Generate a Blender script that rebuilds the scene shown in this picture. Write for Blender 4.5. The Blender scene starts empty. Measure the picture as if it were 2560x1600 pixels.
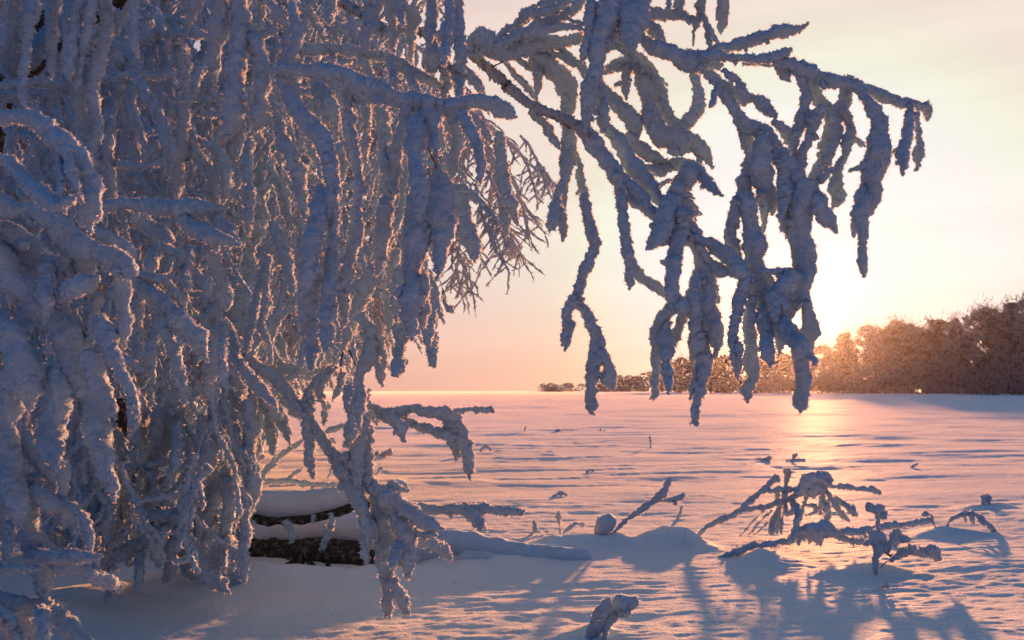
import bpy, math, random
import numpy as np
from mathutils import Vector

# ---------------------------------------------------------------- camera, sky, sun, exposure
W_PX, H_PX, F_PX = 2560.0, 1600.0, 2133.0
CAM_H = 1.30
PITCH = math.atan(175.0 / F_PX)
scene = bpy.context.scene
col = scene.collection

cam_d = bpy.data.cameras.new('camera')
cam = bpy.data.objects.new('camera', cam_d)
col.objects.link(cam)
cam.location = (0, 0, CAM_H)
cam.rotation_euler = (math.radians(90) + PITCH, 0, 0)
cam_d.sensor_width = 36
cam_d.lens = 36 * F_PX / W_PX
cam_d.clip_start = 0.05
cam_d.clip_end = 9000
cam_d.dof.use_dof = True
cam_d.dof.focus_distance = 4.6
cam_d.dof.aperture_fstop = 7.0
scene.camera = cam

CP, SP = math.cos(PITCH), math.sin(PITCH)
def ray(px, py):
    u = (px - W_PX / 2) / F_PX
    v = (H_PX / 2 - py) / F_PX
    return u, CP - v * SP, SP + v * CP          # world x, y, z of the viewing direction
def at(px, py, d):
    """world point seen at a photo position, d metres in front of the camera"""
    x, y, z = ray(px, py)
    k = d / y
    return np.array([x * k, d, CAM_H + z * k])
def ground_d(px, py, z=0.0):
    x, y, z_ = ray(px, py)
    return y * (CAM_H - z) / max(1e-4, -z_)

SUN_PX = (2036, 735)
sx, sy, sz = ray(*SUN_PX)
sl = math.sqrt(sx*sx + sy*sy + sz*sz)
SUN = Vector((sx/sl, sy/sl, sz/sl))
SUN_EL = math.asin(SUN.z)
SUN_AZ = math.atan2(SUN.x, SUN.y)

world = bpy.data.worlds.new('World')
scene.world = world
world.use_nodes = True
wn, wl = world.node_tree.nodes, world.node_tree.links
wn.clear()
def wnode(t, **kw):
    n = wn.new(t)
    for k, v in kw.items():
        setattr(n, k, v)
    return n
sky = wnode('ShaderNodeTexSky', sky_type='NISHITA', sun_disc=False)
sky.sun_elevation = SUN_EL
sky.sun_rotation = SUN_AZ
sky.altitude = 0
sky.air_density = 1.0
sky.dust_density = 2.0
sky.ozone_density = 1.0
tc = wnode('ShaderNodeTexCoord')
# the warm frost haze of the sunward half of the sky: a smooth function of the angle from the sun
dotn = wnode('ShaderNodeVectorMath', operation='DOT_PRODUCT')
dotn.inputs[1].default_value = SUN
wl.new(tc.outputs['Generated'], dotn.inputs[0])
ramp = wnode('ShaderNodeValToRGB')
ramp.color_ramp.interpolation = 'B_SPLINE'
mr = wnode('ShaderNodeMapRange')
mr.inputs['From Min'].default_value = -1
mr.inputs['From Max'].default_value = 1
wl.new(dotn.outputs['Value'], mr.inputs['Value'])
wl.new(mr.outputs['Result'], ramp.inputs['Fac'])
SKY_RAMP = [(0.0, (0.010, 0.175, 0.43)), (0.50, (0.015, 0.185, 0.43)), (0.70, (0.045, 0.19, 0.43)), (0.82, (0.27, 0.30, 0.41)), (0.90, (0.88, 0.67, 0.64)),
            (0.94, (0.99, 0.79, 0.73)), (0.975, (1.02, 0.86, 0.77)), (0.992, (1.2, 1.0, 0.79)), (1.0, (6.0, 4.4, 2.6))]
el = ramp.color_ramp.elements
while len(el) > 2: el.remove(el[-1])
el[0].position, el[0].color = SKY_RAMP[0][0], (*SKY_RAMP[0][1], 1)
el[1].position, el[1].color = SKY_RAMP[1][0], (*SKY_RAMP[1][1], 1)
for p, c in SKY_RAMP[2:]:
    e = el.new(p); e.color = (*c, 1)
# towards the horizon the haze turns pink
sepz = wnode('ShaderNodeSeparateXYZ')
wl.new(tc.outputs['Generated'], sepz.inputs[0])
hz = wnode('ShaderNodeMapRange', interpolation_type='SMOOTHSTEP')
hz.inputs['From Min'].default_value = -0.01
hz.inputs['From Max'].default_value = 0.16
hz.inputs['To Min'].default_value = 1.0
hz.inputs['To Max'].default_value = 0.0
wl.new(sepz.outputs['Z'], hz.inputs['Value'])
pink = wnode('ShaderNodeMix', data_type='RGBA', blend_type='MULTIPLY')
pink.inputs['B'].default_value = (1.0, 0.68, 0.58, 1)
wl.new(hz.outputs['Result'], pink.inputs['Factor'])
wl.new(ramp.outputs['Color'], pink.inputs['A'])
SKY_MUL, HAZE_MUL, SKY_STRENGTH = 0.010, 2.75, 0.1
add = wnode('ShaderNodeMix', data_type='RGBA', blend_type='ADD')
add.inputs['Factor'].default_value = 1.0
m1 = wnode('ShaderNodeVectorMath', operation='SCALE'); m1.inputs['Scale'].default_value = SKY_MUL
m2 = wnode('ShaderNodeVectorMath', operation='SCALE'); m2.inputs['Scale'].default_value = HAZE_MUL
wl.new(sky.outputs['Color'], m1.inputs[0])
wl.new(pink.outputs['Result'], m2.inputs[0])
wl.new(m1.outputs[0], add.inputs['A'])
wl.new(m2.outputs[0], add.inputs['B'])
# faint streaks of high cloud
cmap = wnode('ShaderNodeMapping'); cmap.inputs['Scale'].default_value = (1.2, 1.2, 16)
cno = wnode('ShaderNodeTexNoise'); cno.inputs['Scale'].default_value = 2.0; cno.inputs['Detail'].default_value = 4
wl.new(tc.outputs['Generated'], cmap.inputs[0]); wl.new(cmap.outputs[0], cno.inputs['Vector'])
cmr = wnode('ShaderNodeMapRange')
cmr.inputs['From Min'].default_value = 0.35; cmr.inputs['From Max'].default_value = 0.65
cmr.inputs['To Min'].default_value = 0.96; cmr.inputs['To Max'].default_value = 1.03
wl.new(cno.outputs['Fac'], cmr.inputs['Value'])
cl = wnode('ShaderNodeVectorMath', operation='SCALE')
wl.new(add.outputs['Result'], cl.inputs[0]); wl.new(cmr.outputs['Result'], cl.inputs['Scale'])
bg = wnode('ShaderNodeBackground')
bg.inputs['Strength'].default_value = SKY_STRENGTH
wl.new(cl.outputs[0], bg.inputs['Color'])
wo = wnode('ShaderNodeOutputWorld')
wl.new(bg.outputs[0], wo.inputs['Surface'])

sun_d = bpy.data.lights.new('sun', 'SUN')
sun_d.energy = 4.5
sun_d.angle = math.radians(1.4)
sun_d.color = (1.0, 0.43, 0.17)
sun = bpy.data.objects.new('sun', sun_d)
sun.rotation_euler = (-SUN).to_track_quat('-Z', 'Y').to_euler()
sun.location = (10, 30, 10)
col.objects.link(sun)

scene.view_settings.view_transform = 'Standard'
scene.view_settings.look = 'None'
scene.view_settings.exposure = 1.65
scene.view_settings.gamma = 1.0
scene.view_settings.use_curve_mapping = False
scene.cycles.max_bounces = 10
scene.cycles.diffuse_bounces = 3
scene.cycles.glossy_bounces = 2
scene.cycles.transmission_bounces = 6
scene.cycles.volume_bounces = 0
scene.cycles.sample_clamp_indirect = 6.0
scene.cycles.caustics_reflective = False
scene.cycles.caustics_refractive = False

# ---------------------------------------------------------------- materials
def new_mat(name):
    m = bpy.data.materials.new(name)
    m.use_nodes = True
    nt = m.node_tree
    nt.nodes.clear()
    out = nt.nodes.new('ShaderNodeOutputMaterial')
    return m, nt, out
def noise_node(nt, scale, detail=3, rough=0.55, coords='Object', stretch=None):
    t = nt.nodes.new('ShaderNodeTexCoord')
    n = nt.nodes.new('ShaderNodeTexNoise')
    n.inputs['Scale'].default_value = scale
    n.inputs['Detail'].default_value = detail
    n.inputs['Roughness'].default_value = rough
    if stretch:
        mp = nt.nodes.new('ShaderNodeMapping')
        mp.inputs['Scale'].default_value = stretch
        nt.links.new(t.outputs[coords], mp.inputs[0])
        nt.links.new(mp.outputs[0], n.inputs['Vector'])
    else:
        nt.links.new(t.outputs[coords], n.inputs['Vector'])
    return n
def bump_node(nt, h, dist, strength=1.0, prev=None):
    b = nt.nodes.new('ShaderNodeBump')
    b.inputs['Distance'].default_value = dist
    b.inputs['Strength'].default_value = strength
    nt.links.new(h, b.inputs['Height'])
    if prev: nt.links.new(prev, b.inputs['Normal'])
    return b.outputs['Normal']
def rime_material(name, base, trans, tcol, bscale, bdist, rough=0.75):
    m, nt, out = new_mat(name)
    p = nt.nodes.new('ShaderNodeBsdfPrincipled')
    n = noise_node(nt, 9.0, 3)
    r = nt.nodes.new('ShaderNodeValToRGB')
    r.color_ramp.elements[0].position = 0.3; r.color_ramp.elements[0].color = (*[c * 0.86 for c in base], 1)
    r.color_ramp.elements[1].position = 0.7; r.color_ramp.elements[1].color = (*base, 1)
    nt.links.new(n.outputs['Fac'], r.inputs[0])
    nt.links.new(r.outputs[0], p.inputs['Base Color'])
    p.inputs['Roughness'].default_value = rough
    p.inputs['Specular IOR Level'].default_value = 0.25
    t = nt.nodes.new('ShaderNodeBsdfTranslucent')
    t.inputs['Color'].default_value = (*tcol, 1)
    if bdist:
        bn = noise_node(nt, bscale, 4, 0.6)
        nrm = bump_node(nt, bn.outputs['Fac'], bdist)
        nt.links.new(nrm, p.inputs['Normal'])
    mx = nt.nodes.new('ShaderNodeMixShader')
    mx.inputs[0].default_value = trans
    nt.links.new(p.outputs[0], mx.inputs[1])
    nt.links.new(t.outputs[0], mx.inputs[2])
    nt.links.new(mx.outputs[0], out.inputs[0])
    return m
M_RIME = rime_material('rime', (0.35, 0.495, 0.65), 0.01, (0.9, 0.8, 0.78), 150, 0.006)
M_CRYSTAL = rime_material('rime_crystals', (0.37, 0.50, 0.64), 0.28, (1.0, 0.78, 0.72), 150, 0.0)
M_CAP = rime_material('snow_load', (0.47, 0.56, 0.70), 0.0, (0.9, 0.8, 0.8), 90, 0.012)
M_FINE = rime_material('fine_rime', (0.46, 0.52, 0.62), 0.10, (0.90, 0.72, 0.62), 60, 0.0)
M_NEEDLE_SHADE = rime_material('needles_and_shade', (0.13, 0.10, 0.10), 0.06, (0.4, 0.2, 0.14), 5, 0.0)  # bare needles; the dark tone also paints in shading between clumps
M_WOODRIME = rime_material('rimed_crown', (0.30, 0.30, 0.37), 0.01, (0.60, 0.40, 0.30), 5, 0.0)

def snow_material(name):
    m, nt, out = new_mat(name)
    p = nt.nodes.new('ShaderNodeBsdfPrincipled')
    p.inputs['Base Color'].default_value = (0.73, 0.77, 0.83, 1)
    p.inputs['Roughness'].default_value = 0.38
    p.inputs['Specular IOR Level'].default_value = 0.0
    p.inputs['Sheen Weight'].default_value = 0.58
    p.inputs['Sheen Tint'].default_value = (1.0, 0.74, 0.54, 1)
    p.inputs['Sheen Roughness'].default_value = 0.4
    geo = nt.nodes.new('ShaderNodeNewGeometry')
    def pn(scale, detail, stretch):
        mp = nt.nodes.new('ShaderNodeMapping')
        mp.inputs['Scale'].default_value = stretch
        mp.inputs['Rotation'].default_value = (0, 0, 0.12)
        nt.links.new(geo.outputs['Position'], mp.inputs[0])
        n = nt.nodes.new('ShaderNodeTexNoise')
        n.inputs['Scale'].default_value = scale
        n.inputs['Detail'].default_value = detail
        n.inputs['Roughness'].default_value = 0.6
        nt.links.new(mp.outputs[0], n.inputs['Vector'])
        return n.outputs['Fac']
    a = bump_node(nt, pn(9, 4, (0.35, 1, 1)), 0.018)
    a = bump_node(nt, pn(2.6, 4, (0.22, 1, 1)), 0.03, 1.0, a)
    b = bump_node(nt, pn(48, 4, (0.75, 1, 1)), 0.028, 1.0, a)
    nt.links.new(b, p.inputs['Normal'])
    gl = nt.nodes.new('ShaderNodeBsdfGlossy')            # the faint glitter of the crust
    gl.inputs['Color'].default_value = (1.0, 0.95, 0.9, 1)
    gl.inputs['Roughness'].default_value = 0.47
    nt.links.new(b, gl.inputs['Normal'])
    mx = nt.nodes.new('ShaderNodeMixShader')
    mx.inputs[0].default_value = 0.020
    nt.links.new(p.outputs[0], mx.inputs[1])
    nt.links.new(gl.outputs[0], mx.inputs[2])
    nt.links.new(mx.outputs[0], out.inputs[0])
    return m
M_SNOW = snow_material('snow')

def bark_material(name, dark, pale, cover):
    m, nt, out = new_mat(name)
    p = nt.nodes.new('ShaderNodeBsdfPrincipled')
    p.inputs['Roughness'].default_value = 0.9
    n1 = noise_node(nt, 22, 5, 0.65)
    r = nt.nodes.new('ShaderNodeValToRGB')
    r.color_ramp.elements[0].position = cover; r.color_ramp.elements[0].color = (*dark, 1)
    r.color_ramp.elements[1].position = cover + 0.14; r.color_ramp.elements[1].color = (*pale, 1)
    nt.links.new(n1.outputs['Fac'], r.inputs[0])
    nt.links.new(r.outputs[0], p.inputs['Base Color'])
    n2 = noise_node(nt, 60, 5, 0.7, stretch=(1, 1, 0.4))
    nt.links.new(bump_node(nt, n2.outputs['Fac'], 0.02), p.inputs['Normal'])
    nt.links.new(p.outputs[0], out.inputs[0])
    return m
M_BARK = bark_material('bark', (0.020, 0.016, 0.014), (0.17, 0.15, 0.14), 0.50)
M_FROSTBARK = bark_material('frosted_bark', (0.05, 0.042, 0.04), (0.36, 0.40, 0.46), 0.33)
M_TWIG = bark_material('bare_twig', (0.020, 0.012, 0.010), (0.06, 0.035, 0.03), 0.5)

# ---------------------------------------------------------------- noise and mesh helpers
def _h(ix, iy, iz, seed):
    h = (ix.astype(np.uint32) * np.uint32(374761393)) ^ (iy.astype(np.uint32) * np.uint32(668265263)) ^ (iz.astype(np.uint32) * np.uint32(2147483647 - 1640531)) ^ np.uint32((seed * 974634777) & 0xffffffff)
    h = (h ^ (h >> np.uint32(13))) * np.uint32(1274126177)
    h = (h ^ (h >> np.uint32(16))) * np.uint32(2246822519)
    h ^= h >> np.uint32(15)
    return h.astype(np.float64) / 2147483648.0 - 1.0
def vnoise(x, y, z=None, seed=0):
    if z is None: z = np.zeros_like(x)
    x0, y0, z0 = np.floor(x), np.floor(y), np.floor(z)
    fx, fy, fz = x - x0, y - y0, z - z0
    ix, iy, iz = (x0.astype(np.int64) & 0xffffffff), (y0.astype(np.int64) & 0xffffffff), (z0.astype(np.int64) & 0xffffffff)
    ux, uy, uz = [f * f * f * (f * (f * 6 - 15) + 10) for f in (fx, fy, fz)]
    r = 0
    flat = not np.any(z)
    for dz in ((0,) if flat else (0, 1)):
        wz = 1.0 if flat else (uz if dz else 1 - uz)
        for dy in (0, 1):
            wy = uy if dy else 1 - uy
            for dx in (0, 1):
                wx = ux if dx else 1 - ux
                r = r + _h(ix + dx, iy + dy, iz + dz, seed) * (wx * wy * wz)
    return r

def make_mesh(name, V, F4=None, F3=None, mat=None, smooth=True):
    me = bpy.data.meshes.new(name)
    V = np.asarray(V, dtype=np.float32)
    n4 = 0 if F4 is None else len(F4)
    n3 = 0 if F3 is None else len(F3)
    me.vertices.add(len(V)); me.vertices.foreach_set('co', V.ravel())
    loops = []
    if n4: loops.append(np.asarray(F4, dtype=np.int32).ravel())
    if n3: loops.append(np.asarray(F3, dtype=np.int32).ravel())
    loops = np.concatenate(loops)
    me.loops.add(len(loops)); me.loops.foreach_set('vertex_index', loops)
    me.polygons.add(n4 + n3)
    st = np.concatenate([np.arange(n4) * 4, n4 * 4 + np.arange(n3) * 3]).astype(np.int32)
    me.polygons.foreach_set('loop_start', st)
    sm = np.zeros(n4 + n3, dtype=bool)
    if smooth: sm[:n4] = True
    me.polygons.foreach_set('use_smooth', sm)
    me.update(calc_edges=True)
    if mat:
        me.materials.append(mat)
        if n4 and n3 and mat.name == 'rime':
            me.materials.append(M_CRYSTAL)
            mi = np.zeros(n4 + n3, dtype=np.int32); mi[n4:] = 1
            me.polygons.foreach_set('material_index', mi)
    return me
def link(name, me, parent=None):
    o = bpy.data.objects.new(name, me)
    col.objects.link(o)
    if parent is not None: o.parent = parent
    return o
def empty(name, loc, label=None, cat=None, group=None):
    o = bpy.data.objects.new(name, None)
    o.empty_display_size = 0.2
    o.location = loc
    col.objects.link(o)
    tag(o, label, cat, group)
    return o
def tag(o, label=None, cat=None, group=None, kind=None):
    if label: o['label'] = label
    if cat: o['category'] = cat
    if group: o['group'] = group
    if kind: o['kind'] = kind
    return o

def spline(P, step):
    """Catmull-Rom through the rows of P (x, y, z, r), resampled to about `step` metres"""
    P = np.asarray(P, dtype=float)
    Q = np.vstack([2 * P[0] - P[1], P, 2 * P[-1] - P[-2]])
    out = []
    for i in range(1, len(Q) - 2):
        p0, p1, p2, p3 = Q[i-1], Q[i], Q[i+1], Q[i+2]
        n = max(2, int(np.linalg.norm(p2[:3] - p1[:3]) / step))
        t = np.linspace(0, 1, n, endpoint=False)[:, None]
        out.append(0.5 * (2*p1 + (p2 - p0)*t + (2*p0 - 5*p1 + 4*p2 - p3)*t**2 + (3*p1 - p0 - 3*p2 + p3)*t**3))
    out.append(Q[-2][None])
    C = np.vstack(out)
    C[:, 3] = np.maximum(C[:, 3], 1e-4)
    return C

class Geo:
    def __init__(s): s.V, s.Q, s.T, s.n = [], [], [], 0
    def add(s, V, Q=None, T=None):
        s.V.append(V)
        if Q is not None and len(Q): s.Q.append(Q + s.n)
        if T is not None and len(T): s.T.append(T + s.n)
        s.n += len(V)
    def mesh(s, name, mat, smooth=True):
        return make_mesh(name, np.vstack(s.V), np.vstack(s.Q) if s.Q else None, np.vstack(s.T) if s.T else None, mat, smooth)

def tube(g, P, px, sides=None, seed=0, lump=0.22, jag=1.0, flakes=1.0, step=None, round_ends=True, flat=1.0, fl=1.0):
    """a rime-covered twig: P rows are x,y,z,r; px is the size of the finest crystal lumps in metres"""
    C = spline(P, step or px * 1.5)
    if sides is None: sides = int(np.clip(2 * math.pi * float(C[:, 3].mean()) / (px * 2.3), 8, 30))
    c, r = C[:, :3], C[:, 3].copy()
    n = len(c)
    T = np.gradient(c, axis=0)
    T /= np.linalg.norm(T, axis=1)[:, None] + 1e-9
    ref = np.tile(np.array([0.0, 1.0, 0.0]), (n, 1))
    bad = np.abs(T[:, 1]) > 0.9
    ref[bad] = np.array([0.0, 0.0, 1.0]) if bad.all() else ref[bad]
    U = np.cross(T, ref); U /= np.linalg.norm(U, axis=1)[:, None] + 1e-9
    Vv = np.cross(T, U)
    s = np.concatenate([[0], np.cumsum(np.linalg.norm(np.diff(c, axis=0), axis=1))])
    if round_ends:
        for dist, rr in ((s[-1] - s, r[-1]),):
            rr = max(rr, 1e-4) * 0.9
            k = np.clip(dist / rr, 0, 1)
            r = r * np.sqrt(np.clip(1 - (1 - k)**2, 0.02, 1))
    a = np.linspace(0, 2*np.pi, sides, endpoint=False)
    ca, sa = np.cos(a), np.sin(a)
    N = U[:, None, :] * ca[None, :, None] + Vv[:, None, :] * sa[None, :, None] * flat
    pos = c[:, None, :] + N * r[:, None, None]
    if lump or jag:
        q = pos.reshape(-1, 3)
        rr = np.repeat(r, sides)
        sc = max(float(np.mean(C[:, 3])) * 1.9, px * 4)
        d = rr * lump * 1.5 * vnoise(q[:, 0]/sc, q[:, 1]/sc, q[:, 2]/sc, seed)
        sc *= 0.42
        d = d + rr * lump * 0.9 * vnoise(q[:, 0]/sc, q[:, 1]/sc, q[:, 2]/sc, seed + 3)
        if jag:
            k = px * 2.6
            d = d + jag * px * 1.7 * vnoise(q[:, 0]/k, q[:, 1]/k, q[:, 2]/k, seed + 7)
        d = np.maximum(d, -0.6 * rr)
        pos = pos + (N.reshape(-1, 3) * d[:, None]).reshape(n, sides, 3)
    i = np.arange(n - 1)[:, None] * sides
    j = np.arange(sides)[None, :]
    j2 = (j + 1) % sides
    Q = np.stack([i + j, i + j2, i + sides + j2, i + sides + j], axis=-1).reshape(-1, 4)
    caps = np.array([[k, 0, (k + 1) % sides] for k in range(1, sides - 1)] + [[(n-1)*sides + (k + 1) % sides, (n-1)*sides, (n-1)*sides + k] for k in range(1, sides - 1)])
    g.add(pos.reshape(-1, 3), Q, caps)
    if flakes:
        rng = np.random.default_rng(seed + 31)
        area = float(np.sum(2 * np.pi * C[:, 3]) * (s[-1] / max(1, n)))
        m = int(flakes * area / (px * 1.6)**2)
        if m > 0:
            wts = np.maximum(C[:, 3], 1e-4); wts = wts / wts.sum()
            ri = rng.choice(n, m, p=wts)
            si = rng.integers(0, sides, m)
            keep = (N[ri, si, 1] < 0.55) | (rng.random(m) < 0.3)
            ri, si = ri[keep], si[keep]; m = len(ri)
            base = pos[ri, si]
            nn = N[ri, si]
            base = base - nn * px * 0.5 + (rng.random((m, 3)) - 0.5) * px * 1.6
            dr = nn + 0.55 * rng.normal(size=(m, 3)) + T[ri] * rng.normal(size=(m, 1)) * 0.3
            dr /= np.linalg.norm(dr, axis=1)[:, None]
            tt = np.cross(dr, rng.normal(size=(m, 3))); tt /= np.linalg.norm(tt, axis=1)[:, None] + 1e-9
            L = px * fl * (0.9 + 2.6 * rng.random(m)**1.7)[:, None]
            w = px * (0.5 + 0.6 * rng.random(m))[:, None]
            F = np.stack([base - tt * w, base + tt * w, base + dr * L], axis=1).reshape(-1, 3)
            g.add(F, None, np.arange(3 * m).reshape(-1, 3))

def px_size(d):            # size in metres of one pixel of the final picture at distance d
    return d / 853.0
# ---------------------------------------------------------------- the snow field
def seg_dist(x, y, pts):
    """distance to a polyline and the interpolated (height, width) of the nearest place"""
    best = np.full(x.shape, 1e9); hh = np.zeros(x.shape); ww = np.ones(x.shape)
    for (x0, y0, h0, w0), (x1, y1, h1, w1) in zip(pts[:-1], pts[1:]):
        dx, dy = x1 - x0, y1 - y0
        t = np.clip(((x - x0) * dx + (y - y0) * dy) / (dx*dx + dy*dy + 1e-9), 0, 1)
        d = np.hypot(x - x0 - t * dx, y - y0 - t * dy)
        w = w0 + (w1 - w0) * t
        m = d / w < best / ww
        best = np.where(m, d, best); hh = np.where(m, h0 + (h1 - h0) * t, hh); ww = np.where(m, w, ww)
    return best / ww, hh
def gp(px, py, h, w, z=0.0):
    d = ground_d(px, py, z)
    p = at(px, py, d)
    return (p[0], p[1], h, w)
MOUNDS = [   # polylines on the snow: photo position of the foot, height, half width
    [gp(1100, 1408, 0.03, 0.14), gp(1180, 1402, 0.03, 0.14), gp(1280, 1392, 0.06, 0.18), gp(1370, 1376, 0.09, 0.17), gp(1500, 1362, 0.08, 0.16), gp(1530, 1358, 0.10, 0.14)],
    [gp(1590, 1362, 0.05, 0.16), gp(1660, 1356, 0.16, 0.15), gp(1720, 1356, 0.15, 0.15), gp(1760, 1366, 0.04, 0.12)],
    [gp(1850, 1405, 0.03, 0.15), gp(1910, 1400, 0.08, 0.20), gp(1950, 1400, 0.04, 0.16)],
    [gp(-400, 1640, 0.22, 0.55), gp(0, 1590, 0.16, 0.45), gp(260, 1510, 0.11, 0.40), gp(600, 1450, 0.10, 0.38), gp(800, 1452, 0.06, 0.3), gp(1050, 1450, 0.07, 0.30), gp(1280, 1410, 0.05, 0.25)],
    [gp(2080, 1435, 0.03, 0.12), gp(2200, 1426, 0.06, 0.14), gp(2290, 1436, 0.02, 0.10)],
    [gp(2300, 1335, 0.02, 0.12), gp(2350, 1328, 0.05, 0.13), gp(2480, 1335, 0.02, 0.10)],
    [gp(1430, 1582, 0.02, 0.10), gp(1490, 1575, 0.05, 0.11), gp(1540, 1580, 0.02, 0.08)],
    [gp(2430, 1265, 0.03, 0.2), gp(2490, 1265, 0.05, 0.2)],
    [gp(380, 1360, 0.05, 0.3), gp(640, 1330, 0.05, 0.3)],
]
SUN_BLOCK_BANKS = [[(*at(330, 1375, 7.6)[:2], 0.20, 0.35), (*at(600, 1375, 7.5)[:2], 0.24, 0.30), (*at(860, 1375, 7.4)[:2], 0.24, 0.28), (*at(980, 1375, 7.2)[:2], 0.18, 0.25)]]  # unseen snow ridge added behind the logs to stop low sun leaking under
HOLLOWS = [[gp(600, 1408, 0.07, 0.16), gp(800, 1412, 0.11, 0.18), gp(1000, 1414, 0.08, 0.14)]]
def height(x, y):
    x = np.asarray(x, float); y = np.asarray(y, float)
    d = np.hypot(x, y)
    z = np.zeros(x.shape)
    t = np.clip((d - 20) / 100, 0, 1)
    far = t*t*(3 - 2*t)
    side = np.clip(0.5 + x / (np.abs(y) + 20), 0.15, 1)
    z += 0.85 * far * side
    xr, yr = x * 0.985 + y * 0.17, y * 0.985 - x * 0.17
    # the wind changes from patch to patch: bend the ripples and let them come and go
    wx = vnoise(x / 2.3, y / 1.6, None, 51); wy = vnoise(x / 2.3, y / 1.6, None, 52)
    xr = xr + 0.5 * wx; yr = yr + 0.16 * wy + 0.05 * vnoise(x / 0.5, y / 0.3, None, 53)
    patch = np.clip(0.55 + 0.9 * vnoise(x / 2.6 + 7, y / 1.9, None, 54), 0.1, 1.5)
    f1 = np.clip(1 - d / 45, 0, 1)
    z += 0.030 * vnoise(x / 1.7, y / 1.1, None, 1)
    z += 0.014 * patch * f1 * vnoise(xr / 0.8, yr / 0.24, None, 2) * (0.5 + 0.5 * vnoise(x / 3, y / 3, None, 5))
    z += 0.007 * patch * f1 * vnoise(xr / 0.36, yr / 0.12, None, 3)
    z += 0.005 * f1 * vnoise(xr / 0.14, yr / 0.06, None, 33)
    z += 0.0045 * np.clip(1 - d / 16, 0, 1) * vnoise(xr / 0.07, yr / 0.032, None, 4)
    z += 0.010 * patch * np.clip(d / 8 - 0.3, 0, 1) * np.clip(1 - d / 80, 0, 1) * vnoise(xr / 1.2, yr / 0.21, None, 41)
    z += 0.006 * patch * np.clip(d / 8 - 0.3, 0, 1) * np.clip(1 - d / 50, 0, 1) * vnoise(xr / 0.55, yr / 0.10, None, 42)
    f2 = np.clip((d - 6) / 14, 0, 1)
    z += 0.020 * f2 * vnoise(xr / 2.6, yr / 0.55, None, 6)
    z += 0.045 * np.clip((d - 12) / 20, 0, 1) * vnoise(xr / 9, yr / 1.9, None, 8)
    z += 0.10 * np.clip((d - 30) / 60, 0, 1) * vnoise(x / 30, y / 6, None, 9)
    # crisp wind-cut lips: one side steep
    s = vnoise(xr / 1.5, yr / 0.45, None, 12)
    z += 0.030 * np.clip(d / 9 - 0.4, 0, 1) * f1 * np.clip(s * 6, 0, 1) * np.clip(vnoise(x / 4, y / 4, None, 14) + 0.25, 0, 1)
    for m in MOUNDS + SUN_BLOCK_BANKS:
        k, h = seg_dist(x, y, m)
        z += h * np.exp(-k**2 * 1.2) * (1 + 0.25 * vnoise(x / 0.16, y / 0.16, None, 21))
    for m in HOLLOWS:
        k, h = seg_dist(x, y, m)
        z -= h * np.exp(-k**2 * 1.2)
    return z
def hz_at(x, y): return float(height(np.array([x]), np.array([y]))[0])

def build_ground():
    r = [0.3]
    while r[-1] < 660:
        d = r[-1]
        k = 0.03 if d < 3.6 else 0.0029 if d < 9 else 0.0052 if d < 30 else 0.010 if d < 120 else 0.05
        r.append(d * (1 + k))
    r = np.array(r)
    a = np.concatenate([np.linspace(-math.pi, -0.62, 70, endpoint=False), np.linspace(-0.62, 0.62, 620), np.linspace(0.62, math.pi, 70, endpoint=False)[1:]])
    R, A = np.meshgrid(r, a, indexing='ij')
    X, Y = R * np.sin(A), R * np.cos(A)
    Z = height(X, Y)
    V = np.stack([X, Y, Z], -1).reshape(-1, 3)
    n, m = len(r), len(a)
    i = np.arange(n - 1)[:, None] * m
    j = np.arange(m)[None, :]; j2 = (j + 1) % m
    Q = np.stack([i + j, i + j2, i + m + j2, i + m + j], -1).reshape(-1, 4)
    V = np.vstack([V, [[0, 0, 0]]])
    T = np.array([[len(V) - 1, (k + 1) % m, k] for k in range(m)])
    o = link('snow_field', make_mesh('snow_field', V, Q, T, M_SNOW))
    tag(o, 'wind rippled snow field glowing pink under the low sun', None, None, 'structure')
build_ground()

def build_haze():
    m, nt, out = new_mat('frost_haze')
    v = nt.nodes.new('ShaderNodeVolumePrincipled')
    v.inputs['Color'].default_value = (0.97, 0.88, 0.86, 1)
    v.inputs['Density'].default_value = 0.00004
    v.inputs['Anisotropy'].default_value = 0.92
    nt.links.new(v.outputs[0], out.inputs['Volume'])
    R, z0, z1 = 700.0, -3.0, 16.0
    V = [(x, y, z) for z in (z0, z1) for x, y in ((-R, -R), (R, -R), (R, R), (-R, R))]
    F = [(0, 3, 2, 1), (4, 5, 6, 7), (0, 1, 5, 4), (1, 2, 6, 5), (2, 3, 7, 6), (3, 0, 4, 7)]
    o = link('haze', make_mesh('haze', V, np.array(F), None, m, False))
    tag(o, 'thin frosty haze lying over the whole field', None, None, 'stuff')
build_haze()
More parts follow.
